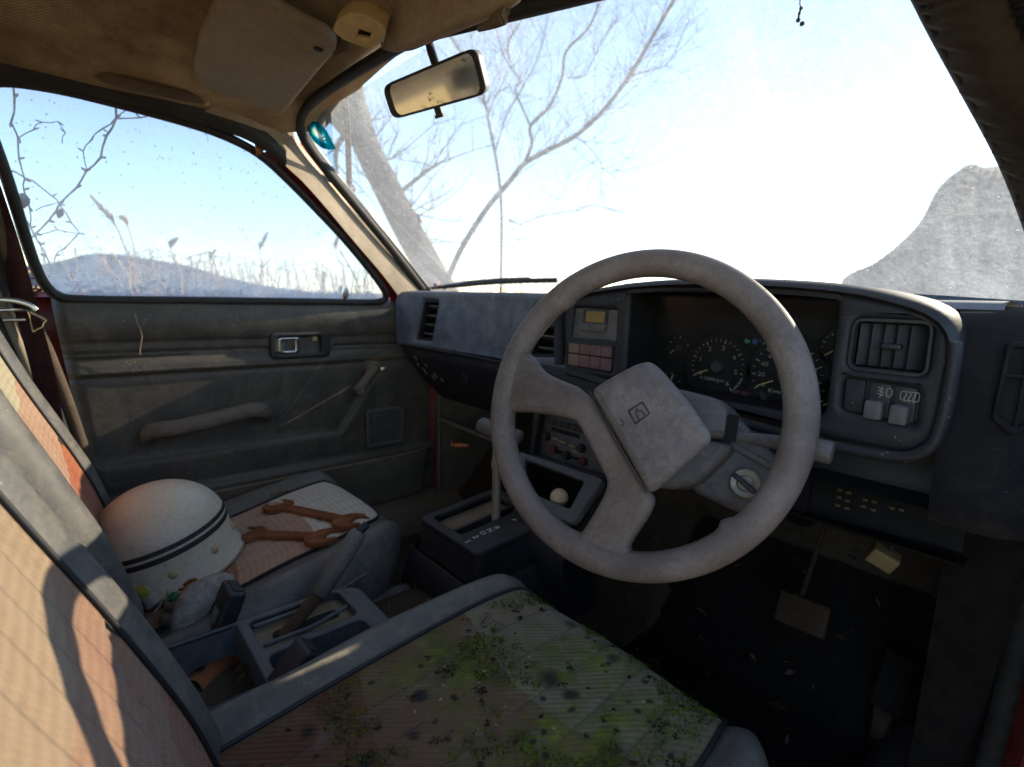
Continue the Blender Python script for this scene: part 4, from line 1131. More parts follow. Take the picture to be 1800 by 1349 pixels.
ic = WM @ Matrix.Translation((*wl(1310, 850, h2 + .006), h2 + .006))
bm = NB(); lathe(bm, [(0, -.002), (.0085, -.002), (.0095, .002), (.0155, .003), (.0175, .001), (.0185, -.004), (.0185, -.01)], ic, 30)
for k in range(7):
    a = R(20 + 24 * k); lathe(bm, [(0, .0036), (.0011, .0034), (.0012, .002)], ic @ Matrix.Translation((.0125 * math.cos(a), .0125 * math.sin(a), 0)), 6)
ig = build('ignition_lock', bm, M['steel'], colm, 50)
bm = NB(); rbox(bm, (0, 0, .007), (.030, .0055, .012), .002, ic @ Matrix.Rotation(R(-32), 4, 'Z')); build('ignition_key', bm, M['black'], ig)
def stalkp(u, v, h): return WM @ V((*wl(u, v, h), h))
s0, s1, s2, s3 = stalkp(1270, 764, -.060), stalkp(1300, 768, -.058), stalkp(1400, 783, -.055), stalkp(1463, 797, -.052)
bm = NB(); tube(bm, [s0, s1], .0038, 10); tube(bm, [s1.lerp(s2, -.02), s1.lerp(s2, .04), s1.lerp(s2, .7), s2.lerp(s3, .05)], [.0055, .0065, .0085, .0090], 14)
sk = build('indicator_stalk', bm, M['shroud'], colm, 60)
bm = NB(); d = (s3 - s2); T = d.to_track_quat('Z', 'Y').to_matrix().to_4x4(); T.translation = s2
L_ = d.length
rows = []
for r_, z in ((.0090, 0), (.0118, .002), (.0122, L_ - .003), (.0112, L_), (.0095, L_ + .0005), (0, L_ - .0006)):
    rows.append([T @ V((r_ * (1 - (.05 if (k % 4 == 0 and r_ > .01) else 0)) * math.cos(2 * math.pi * k / 48), r_ * (1 - (.05 if (k % 4 == 0 and r_ > .01) else 0)) * math.sin(2 * math.pi * k / 48), z)) for k in range(48)])
grid(bm, rows, close=True); build('stalk_knob', bm, M['shroud'], sk, 60)
bm = NB(); box(bm, (0, 0, 0), (.012, .03, .004), WM @ Matrix.Translation((*wl(1284, 752, -.040), -.046))); build('stalk_slot', bm, M['dark'], colm)
bm = NB()
for u, v, dx in ((1300, 748, 0), (1306, 752, 0), (1312, 757, 0), (1303, 760, 0)):
    T = WM @ Matrix.Translation((*wl(u, v, h2 + .002), h2 + .0006)); box(bm, (0, 0, 0), (.004, .0009, .0006), T @ Matrix.Rotation(R(55), 4, 'Z'))
build('stalk_lettering', bm, M['pale'], colm)
bm = NB(); tube(bm, [WM @ V((.0, -.03, -.15)), V((.34, .45, .40)), V((.34, .66, .30))], .03, 12); build('column_tube', bm, M['dark'], colm)
# ------------------------------------------------------------------ seats
BEI, PNK, RUS = (.38, .325, .21), (.36, .205, .130), (.33, .095, .040)
M['cloth_back_d'] = fabric('seat_cloth_driver_back', [(0, (.25, .095, .05)), (.20, (.27, .145, .088)), (.47, (.29, .195, .118)), (.62, (.34, .30, .19))], arch=-.25, dirt=.35, rib=300, fade=(.30, .24, .14))
M['cloth_cush_d'] = fabric('seat_cloth_driver_cushion', [(0, (.115, .042, .022)), (.40, (.145, .080, .044)), (.70, (.20, .165, .105))], arch=-.35, moss=1.0, dirt=.55, diag=True, fade=(.10, .068, .038))
M['cloth_back_p'] = fabric('seat_cloth_passenger_back', [(0, RUS), (.335, PNK), (.565, BEI)], arch=-.22, dirt=.2, rib=300)
M['cloth_cush_p'] = fabric('seat_cloth_passenger_cushion', [(0, (.27, .105, .055)), (.50, (.38, .215, .135)), (.765, (.50, .44, .35))], arch=.10, dirt=.3, rib=300)

def rb_top(x, y, hx_, hy_, hz_, r):
    dx = max(abs(x) - (hx_ - r), 0); dy = max(abs(y) - (hy_ - r), 0)
    return hz_ - r + math.sqrt(max(r * r - dx * dx - dy * dy, 0))
def seat(label, cx, y1, yb, zt, cloth_c, cloth_b, bt, pan_front, sd, sink=.055, pw=.166, r=.055):
    t = thing('front_seat', label, 'car seat', (cx, (y1 + yb) / 2, .08), 'front seats of the car')
    rnd = random.Random(sd)
    # --- cushion
    y0 = yb - .12; hy_ = (y1 - y0) / 2; yc = (y0 + y1) / 2; hx_ = .236; zb = .115
    hz_ = (zt - zb) / 2
    def deform(x, y):     # bolsters rise a little, the middle dips, the rear sinks
        b = .026 * math.exp(-((abs(x) - .203) / .033) ** 2)
        return b - sink * max(0, (hy_ - y) / (2 * hy_)) ** 1.2 + .003 * noise.noise(V((x * 9, y * 9, sd)))
    def f(p):
        k = max(0, min(1, (p.z + hz_) / (2 * hz_)))
        q = p.copy(); q.z += deform(p.x, p.y) * k
        q.x *= 1 - .15 * max(0, p.y / hy_) ** 4
        q.y -= .035 * (1 - k) * (1 if p.y > 0 else 0)          # front face leans back under
        q.y += .018 * (1 - (p.x / hx_) ** 2) * max(0, p.y / hy_) ** 2
        return q
    C0 = V((cx, yc, (zt + zb) / 2))
    bm = NB(); rbox(bm, C0, (2 * hx_, 2 * hy_, 2 * hz_), r, None, 7, 0, f, (26, 30, 5))
    cu = build('seat_cushion', bm, M['vinyl'], t, 80)
    def top(x, y, off):
        z = rb_top(x, y, hx_, hy_, hz_, r)
        p = f(V((x, y, z))); return p + C0 + V((0, 0, off))
    def pwid(v): return pw - .010 * (1 - v) - .012 * max(0, v - .5) ** 2
    bm = NB(); rows = []
    ya, yz = -hy_ + .05, hy_ - pan_front
    NX, NY = 72, 60
    for i in range(NY + 1):
        v = i / NY; row = []
        for j in range(NX + 1):
            u = j / NX; x = (2 * u - 1) * pwid(v); y = ya + (yz - ya) * v
            cv_ = (v - .0) * 0
            y -= .022 * abs(2 * u - 1) ** 6 * v            # rounded front corners of the panel
            s = abs((u * 6) % 1 - .5) * 2                  # channels
            e = min(u, 1 - u, 1 - v if pan_front > .004 else 1, 1)
            off = .0045 + .0020 * (1 - s ** 8) * min(1, e * 14)
            if pan_front > .004 and e < .004: off = .002
            row.append(top(x, y, off))
        rows.append(row)
    grid(bm, rows); build('cushion_cover', bm, cloth_c, cu, 80)
    bm = NB()
    edge = [top(-pwid(v) - .002, ya + (yz - ya) * v - .022 * v, .005) for v in [k / 30 for k in range(31)]]
    fr = [top((2 * u - 1) * pwid(1), yz + .002 - .022 * abs(2 * u - 1) ** 6, .004) for u in [k / 30 for k in range(31)]]
    ed2 = [top(pwid(v) + .002, ya + (yz - ya) * v - .022 * v, .005) for v in [k / 30 for k in range(31)]]
    tube(bm, edge + fr[1:-1] + ed2[::-1], .0026, 6)
    build('piping', bm, M['piping'], cu, 0)
    bm = NB()    # welt round the lower edge of the top, seen on the front and side faces
    wl_ = []
    for k in range(41):
        a = math.pi * k / 40
        sx = -math.cos(a); sy_ = math.sin(a)
        q = 1 / max(abs(sx) ** 6 + abs(sy_) ** 6, 1e-9) ** (1 / 6)
        p = V((sx * q * (hx_ + .001), -.08 + (hy_ + .08 + .001) * sy_ * q, hz_ - .052)); wl_.append(f(p) + C0)
    tube(bm, wl_, .003, 6); build('piping', bm, M['vinyl'], cu, 0)
    bm = NB()
    for sx in (-1, 1): box(bm, (cx + sx * .17, yc, .075), (.03, hy_ * 1.7, .05))
    build('seat_runner', bm, M['dark'], t)
    # --- backrest in its own frame: x across, y forward normal, z up the back
    a = bt
    U = V((0, -math.sin(a), math.cos(a))); N = V((0, math.cos(a), math.sin(a)))
    B = Matrix((V((1, 0, 0)), N, U)).transposed().to_4x4(); B.translation = V((cx, yb, .27))
    bw, bh0, bh1, th, rr_ = .224, -.06, .56, .13, .055
    hzb = (bh1 - bh0) / 2; zc = (bh0 + bh1) / 2
    def fb(p):
        q = p.copy()
        zz = (p.z + hzb) / (2 * hzb)
        q.x *= 1 - .16 * max(0, zz - .55) ** 1.5 - .03 * max(0, .25 - zz)
        if p.y > 0:
            q.y += .024 * math.exp(-((abs(p.x) - .178) / .034) ** 2) * min(1, max(0, (.98 - zz) * 6)) - .004
            q.y += .012 * math.exp(-((zz - .28) / .25) ** 2)          # lumbar swell
        q.y += .002 * noise.noise(V((p.x * 10, p.z * 10, sd + 3)))
        return q
    C1 = V((0, -th / 2, zc))
    bm = NB(); rbox(bm, C1, (2 * bw, th, 2 * hzb), rr_, B, 7, 0, fb, (30, 3, 34))
    bk = build('seat_back', bm, M['vinyl'], t, 80)
    def front(x, z, off):
        y = rb_top(x, z - zc, bw, hzb, th / 2, rr_)
        p = fb(V((x, y, z - zc))); return B @ (p + C1 + V((0, off, 0)))
    bm = NB(); rows = []
    def bwid(v): return .138 - .020 * max(0, v - .55) ** 1.3 - .022 * max(0, .25 - v) * 0
    for i in range(81):
        v = i / 80; row = []
        for j in range(NX + 1):
            u = j / NX
            s = abs((u * 6) % 1 - .5) * 2; e = min(u, 1 - u)
            off = .004 + .0011 * math.cos(s * math.pi / 2) * min(1, e * 14)
            fold = .004 * math.exp(-((v - .27 - .5 * (u - .5) ** 2) / .012) ** 2)
            row.append(front((2 * u - 1) * bwid(v), -.03 + .54 * v, off - fold))
        rows.append(row)
    grid(bm, rows); build('back_cover', bm, cloth_b, bk, 80)
    bm = NB()
    for sx in (-1, 1): tube(bm, [front(sx * (bwid(v) + .002), -.03 + .54 * v, .005) for v in [k / 40 for k in range(41)]], .0026, 6)
    build('piping', bm, M['piping'], bk, 0)
    bm = NB(); H = B @ Matrix.Translation((0, -.07, .67))
    rbox(bm, (0, 0, 0), (.24, .09, .15), .04, H, 5, 0, None, (6, 2, 4)); hr = build('headrest', bm, M['vinyl'], t, 80)
    bm = NB(); rbox(bm, (0, .046, -.005), (.19, .012, .13), .005, H, 3, 0, None, (6, 1, 4)); build('headrest_cover', bm, cloth_b, hr, 80)
    bm = NB()
    for sx in (-.06, .06): tube(bm, [B @ V((sx, -.07, .50)), B @ V((sx, -.07, .62))], .006, 8)
    build('headrest_post', bm, M['chrome'], hr)
    TOPS[sd] = lambda p, off=.006: top(p.x - cx, p.y - yc, off)
    return t
TOPS = {}
def onseat(u, v, sd=2, off=.0085):
    z = .28
    for _ in range(12):
        p = at(u, v, Z=z); z = .5 * z + .5 * TOPS[sd](p, off).z
    return at(u, v, Z=z)
seat('driver seat with mossy, stained ribbed cushion in front of the steering wheel', .36, .035, -.395, .302, M['cloth_cush_d'], M['cloth_back_d'], R(21), .004, 1)
seat('passenger seat with clean beige and pink cloth holding the helmet and rusty spanners', -.318, .026, -.430, .285, M['cloth_cush_p'], M['cloth_back_p'], R(19), .034, 2, .135, .142, .072)
ds = [o for o in COL.objects if o.name == 'seat_cushion'][0]
rm = random.Random(77); bm = NB(); k = 0; tries = 0
while k < 7000 and tries < 60000:
    tries += 1
    x, y = .36 + rm.uniform(-.155, .155), rm.uniform(-.34, .028)
    q = V((x * 9, y * 9, 4.0)); d_ = noise.noise(q) + .55 * noise.noise(q * 2.7) + .35 * noise.noise(q * 7)
    if d_ < .34 - .45 * max(0, (y + .30) / .33): continue
    k += 1; p = TOPS[1](V((x, y, 0)), .0068); h = rm.uniform(.0010, .0030); w = rm.uniform(.0006, .0016)
    a_ = rm.uniform(0, 6.28); t_ = V((math.cos(a_), math.sin(a_), 0)) * w; n_ = V((rm.uniform(-.6, .6), rm.uniform(-.6, .6), 1)) * h
    f = bm.faces.new([bm.verts.new(c) for c in (p - t_, p + t_, p + n_)]); f.material_index = 0 if rm.random() < .6 else 1
mo = build('moss', bm, [plain('moss_light', (.12, .145, .015), .95, .1), plain('moss_dark', (.045, .055, .012), .95, .1)], ds, 0); mo['kind'] = 'stuff'
bm = NB()
for k in range(90):
    x, y = .36 + rm.uniform(-.155, .155), rm.uniform(-.34, .025); r_ = rm.choice((.0018, .0025, .004, .006, .009)) * rm.uniform(.7, 1.2)
    for j in range(int(8 + r_ * 3500)):
        a_ = rm.uniform(0, 6.28); rr = r_ * rm.random() ** .6; p = TOPS[1](V((x + rr * math.cos(a_), y + rr * math.sin(a_), 0)), .0062)
        s_ = rm.uniform(.0008, .0022); b_ = rm.uniform(0, 6.28); t_ = V((math.cos(b_), math.sin(b_), 0)) * s_
        bm.faces.new([bm.verts.new(c) for c in (p - t_, p + t_, p + V((rm.uniform(-1, 1) * s_, rm.uniform(-1, 1) * s_, s_ * .9)))])
mo = build('mould', bm, plain('black_mould', (.014, .013, .010), .95, .1), ds, 0); mo['kind'] = 'stuff'
# rear bench, seen only in the mirror
rs = thing('rear_bench', 'beige cloth rear bench behind the two front seats', 'car seat', (0, -1.3, .1))
bm = NB(); rbox(bm, (0, -1.42, .50), (1.16, .14, .56), .05, None, 5, 0, lambda p: V((p.x, p.y - .25 * (p.z + .28), p.z)), (20, 2, 10)); build('rear_backrest', bm, fabric('rear_seat_cloth', [(0, PNK), (.5, BEI)], dirt=.3), rs, 80)
bm = NB(); rbox(bm, (0, -1.12, .24), (1.16, .50, .16), .05, None, 5, 0, None, (20, 8, 2)); build('rear_cushion', bm, M['vinyl'], rs, 80)

# ------------------------------------------------------------------ floor console with the selector
con = thing('selector_console', 'black plastic floor console around the automatic gear selector marked R N D 2 1', 'console', (0, .12, .1))
g0, g1 = at(760, 915, X=-.085), at(860, 862, X=-.085)      # left edge of the top
g2, g3 = at(820, 968, X=.072), at(985, 905, X=.072)
GP = (g0 + g1 + g2 + g3) / 4
gx = V((1, 0, 0)); gy = ((g1 - g0) + (g3 - g2)).normalized(); gy.x = 0
G = basis(GP, gx, gy)
gn = G.to_3x3() @ V((0, 0, 1))
def gg(u, v, h=0): p = G.inverted() @ atp(u, v, GP + gn * h, gn); return (p.x, p.y)
ho = [gg(*p) for p in ((758, 918), (822, 970), (992, 902), (862, 860))]
ax0, ax1 = min(ho[0][0], ho[3][0]), max(ho[1][0], ho[2][0]); ay0 = (ho[0][1] + ho[1][1]) / 2; ay1 = (ho[2][1] + ho[3][1]) / 2
wx_ = ax1 - ax0
bm = NB()
i0, i1, i2, i3 = gg(777, 916), gg(811, 942), gg(908, 893), gg(862, 884)
ix0, ix1 = ax0 + .018, ax0 + wx_ * .60; iy0, iy1 = ay0 + .020, ay1 - .025
plate(bm, rrect(ax0, ay0, ax1, ay1, .014), [rrect(ix0, iy0, ix1, iy1, .006)], .012, .004, G)
rows = []
for z, e in ((-.010, .0), (-.05, .004), (-.062, .008)): rows.append([G @ V((x, y, z)) for x, y in rrect(ax0 - e, ay0 - e, ax1 + e, ay1 + .02, .014)])
for r_ in rows: r_.append(r_[0])
grid(bm, rows)
gt = build('selector_housing', bm, M['pod'], con, 50)
bm = NB()
rows = []
for z, e in ((-.056, .016), (-.064, .022), (-.12, .036), (-.24, .055)): rows.append([G @ V((x, y, z)) for x, y in rrect(ax0 - e, ay0 - e, ax1 + e, ay1 + .06, .02)])
for r_ in rows: r_.append(r_[0])
grid(bm, rows); build('console_skirt', bm, M['pod'], con, 60)
bm = NB()
box(bm, ((ix0 + ix1) / 2, (iy0 + iy1) / 2, -.020), (ix1 - ix0 + .01, iy1 - iy0 + .01, .004), G)
build('selector_plate', bm, M['tan'], gt)
bm = NB()
xm = ix0 + (ix1 - ix0) * .60
box(bm, (xm, (iy0 + iy1) / 2, -.0165), (.016, iy1 - iy0 - .006, .004), G); build('selector_slot', bm, M['dark'], gt)
bm = NB(); box(bm, (xm + .018, (iy0 + iy1) / 2, -.006), (.006, iy1 - iy0, .014), G); build('slot_divider', bm, M['pod'], gt)
bm = NB()
tx = (ix1 + ax1) / 2 - .004
for s, (u, v) in (('1', (822, 951)), ('2', (836, 943)), ('D', (849, 936)), ('N', (861, 931)), ('R', (873, 927)), ('P', (905, 913))):
    q = gg(u, v, .002)
    text(bm, s, .0150, G @ Matrix.Translation((q[0], q[1], .0008)) @ Matrix.Rotation(R(-6), 4, 'Z'), .0002, 0, 1.1)
build('gear_letters', bm, M['print'], gt, 0)
gl_ = thing('gear_lever', 'tall steel gear selector lever with grey T shaped handle', 'gear lever', at(872, 912, X=-.005))
l0, l1 = at(872, 916, X=.002), at(873, 796, X=.002)
bm = NB(); tube(bm, [l0 - V((0, .0, .02)), l0.lerp(l1, .5), l1.lerp(l0, .18)], [.0085, .0078, .0075], 12); build('lever_rod', bm, M['steel'], gl_, 60)
bm = NB(); tube(bm, [l1.lerp(l0, .22), l1.lerp(l0, .12)], .0098, 12); tube(bm, [l1.lerp(l0, .12), at(874, 770, X=.002)], [.0085, .007], 10); build('lever_collar', bm, M['steel'], gl_, 60)
h0, h1 = at(845, 748, X=-.028), at(912, 772, X=.036)
bm = NB(); T = basis((h0 + h1) / 2, h1 - h0, (0, 1, 0))
rbox(bm, (0, 0, 0), ((h1 - h0).length + .012, .030, .024), .0095, T, 5, 0, lambda p: V((p.x, p.y, p.z + .05 * abs(p.x))), (8, 2, 2)); build('lever_handle', bm, M['shroud'], gl_, 70)

# ------------------------------------------------------------------ rear console, handbrake, belt buckles
rc = thing('console_tray', 'grey plastic tray between the seats with open bins around the handbrake slot', 'console', (0, -.3, .1))
zt_ = .232
def cz(u, v, z=zt_): p = at(u, v, Z=z); return (p.x, p.y)
bm = NB()
T = Matrix.Translation((0, 0, zt_))
cx0, cx1 = -.082, .086
out = rpoly([(cx0, -.56, .01), (cx1, -.56, .01), (cx1 - .006, -.16, .03), (cx1 - .02, -.118, .02), (cx0 + .02, -.118, .02), (cx0 + .004, -.16, .03)], .01, 5)
bins = [rrect(cx0 + .008, -.545, cx1 - .008, -.300, .006), rrect(cx0 + .014, -.285, .012, -.150, .010), rrect(.026, -.285, cx1 - .014, -.150, .012)]
plate(bm, out, bins, .010, .003, T)
for b, d in zip(bins, (.085, .014, .07)):
    grid(bm, [[T @ V((*p, z)) for p in b + [b[0]]] for z in (-.004, -d)])
rows = [[T @ V((x + (e if x > 0 else -e), y, z)) for x, y in out + [out[0]]] for z, e in ((-.006, 0), (-.07, .006), (-.13, .008))]
grid(bm, rows); tr_ = build('tray_body', bm, M['gray'], rc, 50)
bm = NB()
for b, d in ((bins[0], .085), (bins[2], .07)):
    f = bm.faces.new([bm.verts.new(T @ V((*p, -d))) for p in b])
build('bin_floor', bm, M['black'], tr_)
bm = NB()
f = bm.faces.new([bm.verts.new(T @ V((*p, -.014))) for p in bins[1]]); build('slot_plate', bm, M['tan'], tr_)
bm = NB()
for xx in (-.058, -.006):
    tube(bm, [T @ V((xx, y, -.006 + (.012 * max(0, (y + .21) / .05) if y > -.21 else 0))) for y in (-.28, -.25, -.22, -.20, -.18, -.16)], .0035, 8)
build('slot_rail', bm, M['gray'], tr_, 60)
bm = NB(); plate(bm, rrect(-.038, -.262, -.018, -.165, .008), [], .002, .0004, T @ Matrix.Translation((0, 0, -.0115))); build('brake_slot', bm, M['dark'], tr_)
bm = NB(); rbox(bm, (-.045, -.06, .168), (.13, .13, .012), .004, Matrix.Rotation(R(-4), 4, 'Z')); build('tunnel_cover', bm, M['gray'], rc)
hb = thing('handbrake', 'worn grey handbrake lever pulled up between the seats, rusty at its foot', 'handbrake', (-.026, -.25, .2))
b0, b1, b2, b3 = at(496, 1122, X=-.028), at(560, 1046, X=-.024), at(632, 934, X=-.022), at(645, 922, X=-.022)
bm = NB(); tube(bm, [b0 - (b1 - b0) * .3, b0, b1.lerp(b2, .05)], [.011, .011, .0105], 10, .75); build('brake_arm', bm, M['rustd'], hb, 60)
bm = NB(); tube(bm, [b1, b1.lerp(b2, .02), b1.lerp(b2, .5), b1.lerp(b2, .9), b1.lerp(b2, .97), b2], [.011, .0140, .0155, .0145, .013, .0110], 16, .9); build('brake_grip', bm, M['grip'], hb, 60)
bm = NB(); tube(bm, [b2 - (b3 - b2) * .3, b3], .0065, 12); build('brake_button', bm, M['pod'], hb, 60)

def buckle(label, pts, head, w, face):
    t = thing('belt_buckle', label, 'belt buckle', pts[0], 'seat belt buckles')
    bm = NB(); tube(bm, spline(pts, 4), [.017 + .004 * k / 9 for k in range(len(spline(pts, 4)))], 12, .62, V((1, 0, 0))); build('buckle_stalk', bm, M['black'], t, 70)
    bm = NB(); d = (head[1] - head[0]); T = basis((head[0] + head[1]) / 2, V((1, 0, 0)), d)
    rbox(bm, (0, 0, 0), (w, d.length, .026), .006, T, 4, 0, None, (3, 3, 2)); box(bm, (0, d.length / 2 + .0006, 0), (w * .7, .002, .012), T)
    hd = build('buckle_head', bm, M['black'], t, 60)
    if face:
        s = face
        bm = NB(); plate(bm, rrect(-w * .36, -d.length * .44, w * .36, d.length * .02, .003), [rrect(-w * .27, -d.length * .38, w * .27, -d.length * .03, .002)], .003, .001, T @ Matrix.Translation((0, 0, .0150 * s))); build('button_frame', bm, M['black'], hd)
        bm = NB(); rbox(bm, (0, -d.length * .21, .0130 * s), (w * .5, d.length * .32, .002), .0006, T); build('release_button', bm, M['steel'], hd)
    return t
bX = -.112
k0, k1, k2 = at(345, 1150, X=bX), at(388, 1096, X=bX), at(413, 1031, X=bX)
buckle('black belt buckle with grey release button on the passenger side of the handbrake', [k0 + V((0, -.02, -.05)), k0, k1], (k1 - (k2 - k1) * .1, k2), .052, 1)
bX = .090
k0, k1, k2 = at(420, 1320, X=bX), at(490, 1215, X=bX), at(545, 1135, X=bX)
buckle('plain black belt buckle leaning on the driver seat bolster', [k0 + V((0, -.02, -.05)), k0, k1], (k1 - (k2 - k1) * .1, k2), .044, 0)

# ------------------------------------------------------------------ small things lying about
# crash helmet
HC = at(284, 940, X=-.345)
hm = thing('crash_helmet', 'white open-face riding helmet with two black stripes and brown stains on passenger seat', 'helmet', HC)
def m_helmet():
    t = NT('helmet_shell'); o = t.tc.outputs['Object']
    z = t.n('SeparateXYZ', {0: o})
    n1 = t.noise(6, 8, .7); n2 = t.noise(130, 4, .8); n3 = t.noise(14, 9, .75)
    c = t.mix(t.ramp(n1, [(.3, 0.), (.7, 1.)]), (.50, .42, .30), (.62, .55, .43))
    st = t.math('ADD', t.math('MULTIPLY', z.outputs['X'], -3.2), t.math('MULTIPLY', n1, 1.1))
    st = t.math('ADD', st, t.math('MULTIPLY', z.outputs['Y'], -3.0))
    c = t.mix(t.math('MULTIPLY', t.ramp(st, [(.35, 0.), (1.05, 1.)]), .85), c, (.30, .155, .065))  # brown stain plus warm bounce light, painted on the left and rear
    c = t.mix(t.math('MULTIPLY', t.ramp(n2, [(.48, 0.), (.66, 1.)]), .30), c, (.27, .20, .12))
    c = t.mix(t.math('MULTIPLY', t.ramp(n3, [(.56, 0.), (.72, 1.)]), .5), c, (.22, .16, .10))
    t.bsdf(c, .5, .4, 0, t.bump(n2, .1, .0006)); return t.m
M['helmet'] = m_helmet()
tilt = Matrix.Translation(HC) @ Matrix.Rotation(R(-20), 4, V((.86, .5, 0)).normalized()) @ Matrix.Rotation(R(-4), 4, 'Y')
HT = Matrix.Translation(HC) @ Matrix.Rotation(R(15), 4, V((.94, -.09, .33)).normalized())
ra_, rb_, rh_ = .103, .106, .094        # half width, half length, height of the dome
hm_prof = []
def shellp(th, ph, off=0.0):
    """th around, ph 0 = crown .. 1 = rim"""
    a = ph * R(116)
    rr = math.sin(min(a, R(90))) if a < R(90) else 1.0
    z = math.cos(a) * rh_ if a < R(90) else -(a - R(90)) * .150
    fl = .010 * max(0, (ph - .86) / .14) ** 2
    return HT @ V(((ra_ * rr + off + fl) * math.cos(th), (rb_ * rr + off + fl) * math.sin(th), z + off * math.cos(a)))
bm = NB(); rows = []
for i in range(40): rows.append([shellp(2 * math.pi * k / 64, .005 + .995 * i / 39) for k in range(64)])
rows.append([shellp(2 * math.pi * k / 64, 1.0, -.003) for k in range(64)])
rows.append([shellp(2 * math.pi * k / 64, .88, -.006) for k in range(64)])
grid(bm, rows, close=True)
bm.faces.new([v for v in bm.verts][:64])
hs = build('helmet_shell', bm, M['helmet'], hm, 60)
for p0, p1 in ((.680, .722), (.745, .788)):
    bm = NB(); grid(bm, [[shellp(2 * math.pi * k / 64, p0 + (p1 - p0) * q / 3, .0009) for k in range(64)] for q in range(4)], close=True); build('stripe', bm, dusty('black_tape', (.012, .012, .013), (.02, .02, .02), (.14, .11, .08), .4, 30, 160, .5, .4, .1), hs, 0)
for th in (-100, -72, -40, -8, 30, -135, -165, 70, 110, 150):
    a = R(th); p = shellp(a, .880, .0); n_ = (shellp(a, .880, .01) - p).normalized()
    bm = NB(); lathe(bm, [(0, .0045), (.004, .0042), (.0072, .002), (.0078, -.001)], Matrix.Translation(p) @ n_.to_track_quat('Z', 'Y').to_matrix().to_4x4(), 16); build('rivet', bm, M['cream'], hs)
bm = NB(); grid(bm, [[shellp(2 * math.pi * k / 48, q, -.014) for k in range(48)] for q in (.55, .8, .95, 1.02, 1.10)], close=True); build('helmet_lining', bm, M['black'], hs, 60)
bm = NB(); tube(bm, [shellp(2 * math.pi * k / 64, 1.0, -.001) for k in range(64)], .0026, 6, close=True); build('helmet_rim', bm, M['beige'], hs, 60)
bm = NB()
for s in range(3):
    a = R(-60 - 22 * s); tube(bm, [shellp(a, .98, -.012), shellp(a, 1.04, -.02) + V((0, 0, -.012)), shellp(a + .1, 1.05, -.04) + V((0, 0, -.02))], .010, 6, .25)
build('helmet_strap', bm, M['brown'], hs)

# rusty open-ended spanners
def spanner(label, p0, p1, wz):
    d = p1 - p0; L = d.length; mid = (p0 + p1) / 2
    T = basis(mid, d, V((0, 0, 1)).cross(d)); 
    t = thing('spanner', label, 'spanner', mid, 'rusty spanners')
    bm = NB(); w = .0118
    def head(cx, s, r, ang, jw):
        o = []
        # jaw of an open-ended spanner: round head with a slot
        c, sn = math.cos(ang), math.sin(ang)
        hd = [( .98, jw), (.30, jw), (.10, jw * .75), (.10, -jw * .75), (.30, -jw), (.98, -jw)]
        arc = [(math.cos(R(q)), math.sin(R(q)) * .98) for q in (-30, -60, -90, -120, -150)]
        arc2 = [(math.cos(R(q)), math.sin(R(q)) * .98) for q in (150, 120, 90, 60, 30)]
        pts = arc2 + hd + arc
        return [((cx + s * r * (x * c - y * sn)), r * (x * sn + y * c)) for x, y in pts]
    r = .0340
    A = head(L / 2 - r, 1, r, R(16), .46); Bq = head(-L / 2 + r, -1, r * .95, R(16), .46)
    poly = [(-L / 2 + r * 1.9, w), (L / 2 - r * 2.0, w)] + A + [(L / 2 - r * 2.0, -w), (-L / 2 + r * 1.9, -w)] + [q for q in Bq[::-1]]
    # order the second head so that the outline runs round
    poly = [(L / 2 - r * 2.0, w)] + A + [(L / 2 - r * 2.0, -w), (-L / 2 + r * 1.9, -w)] + Bq[::-1] + [(-L / 2 + r * 1.9, w)]
    plate(bm, poly, [], .0115, .0028, T @ Matrix.Translation((0, 0, .0045)))
    for vt in bm.verts: vt.co += V((0, 0, .0006 * noise.noise(vt.co * 60)))
    build('spanner_body', bm, M['rust'], t, 60); return t
zs_ = .2925
spanner('upper rusty double-ended spanner lying on the beige front of the passenger seat', onseat(472, 886), onseat(638, 921), 0)
spanner('lower rusty double-ended spanner with one end touching the white helmet', onseat(414, 938), onseat(596, 945), 0)

# knitted work glove and other oddments by the helmet
gv = thing('work_glove', 'crumpled dirty white knitted work glove beside the belt buckle', 'glove', at(340, 1080, X=-.15))
bm = NB()
gc = at(365, 1060, X=-.15)
path = [at(405, 1036, X=-.16), at(385, 1038, X=-.16), at(358, 1050, X=-.16), at(340, 1070, X=-.155), at(330, 1098, X=-.15), at(338, 1125, X=-.15)]
pts = spline(path, 8)
rows = []
for i, (p, x, y) in enumerate(frames(pts)):
    k = i / (len(pts) - 1); r = .009 + .019 * math.sin(math.pi * min(1, k * .75 + .2)) ** .8
    rows.append([p + (x * math.cos(2 * math.pi * j / 28) + y * math.sin(2 * math.pi * j / 28)) * r * (1 + .14 * noise.noise(V((i * .25, j * .5, 3))) + .06 * noise.noise(V((i * .9, j * 1.6, 7)))) for j in range(28)])
vs = grid(bm, rows, close=True); bm.faces.new(vs[0]); bm.faces.new(vs[-1]); pal = build('glove_palm', bm, M['glove'], gv, 80)
def finger(path, r0, r1, mat, nm):
    bm = NB(); pts = spline(path, 6); rows = []
    for i, (p, x, y) in enumerate(frames(pts)):
        k = i / (len(pts) - 1); r = (r0 + (r1 - r0) * k) * (1 if 0 < i < len(pts) - 1 else .4)
        rows.append([p + (x * math.cos(2 * math.pi * j / 16) + y * math.sin(2 * math.pi * j / 16)) * r * (1 + .14 * noise.noise(V((i * .6, j * .6, r0 * 900)))) for j in range(16)])
    vs = grid(bm, rows, close=True); bm.faces.new(vs[0]); bm.faces.new(vs[-1]); return build(nm, bm, mat, gv, 80)
zz = .26
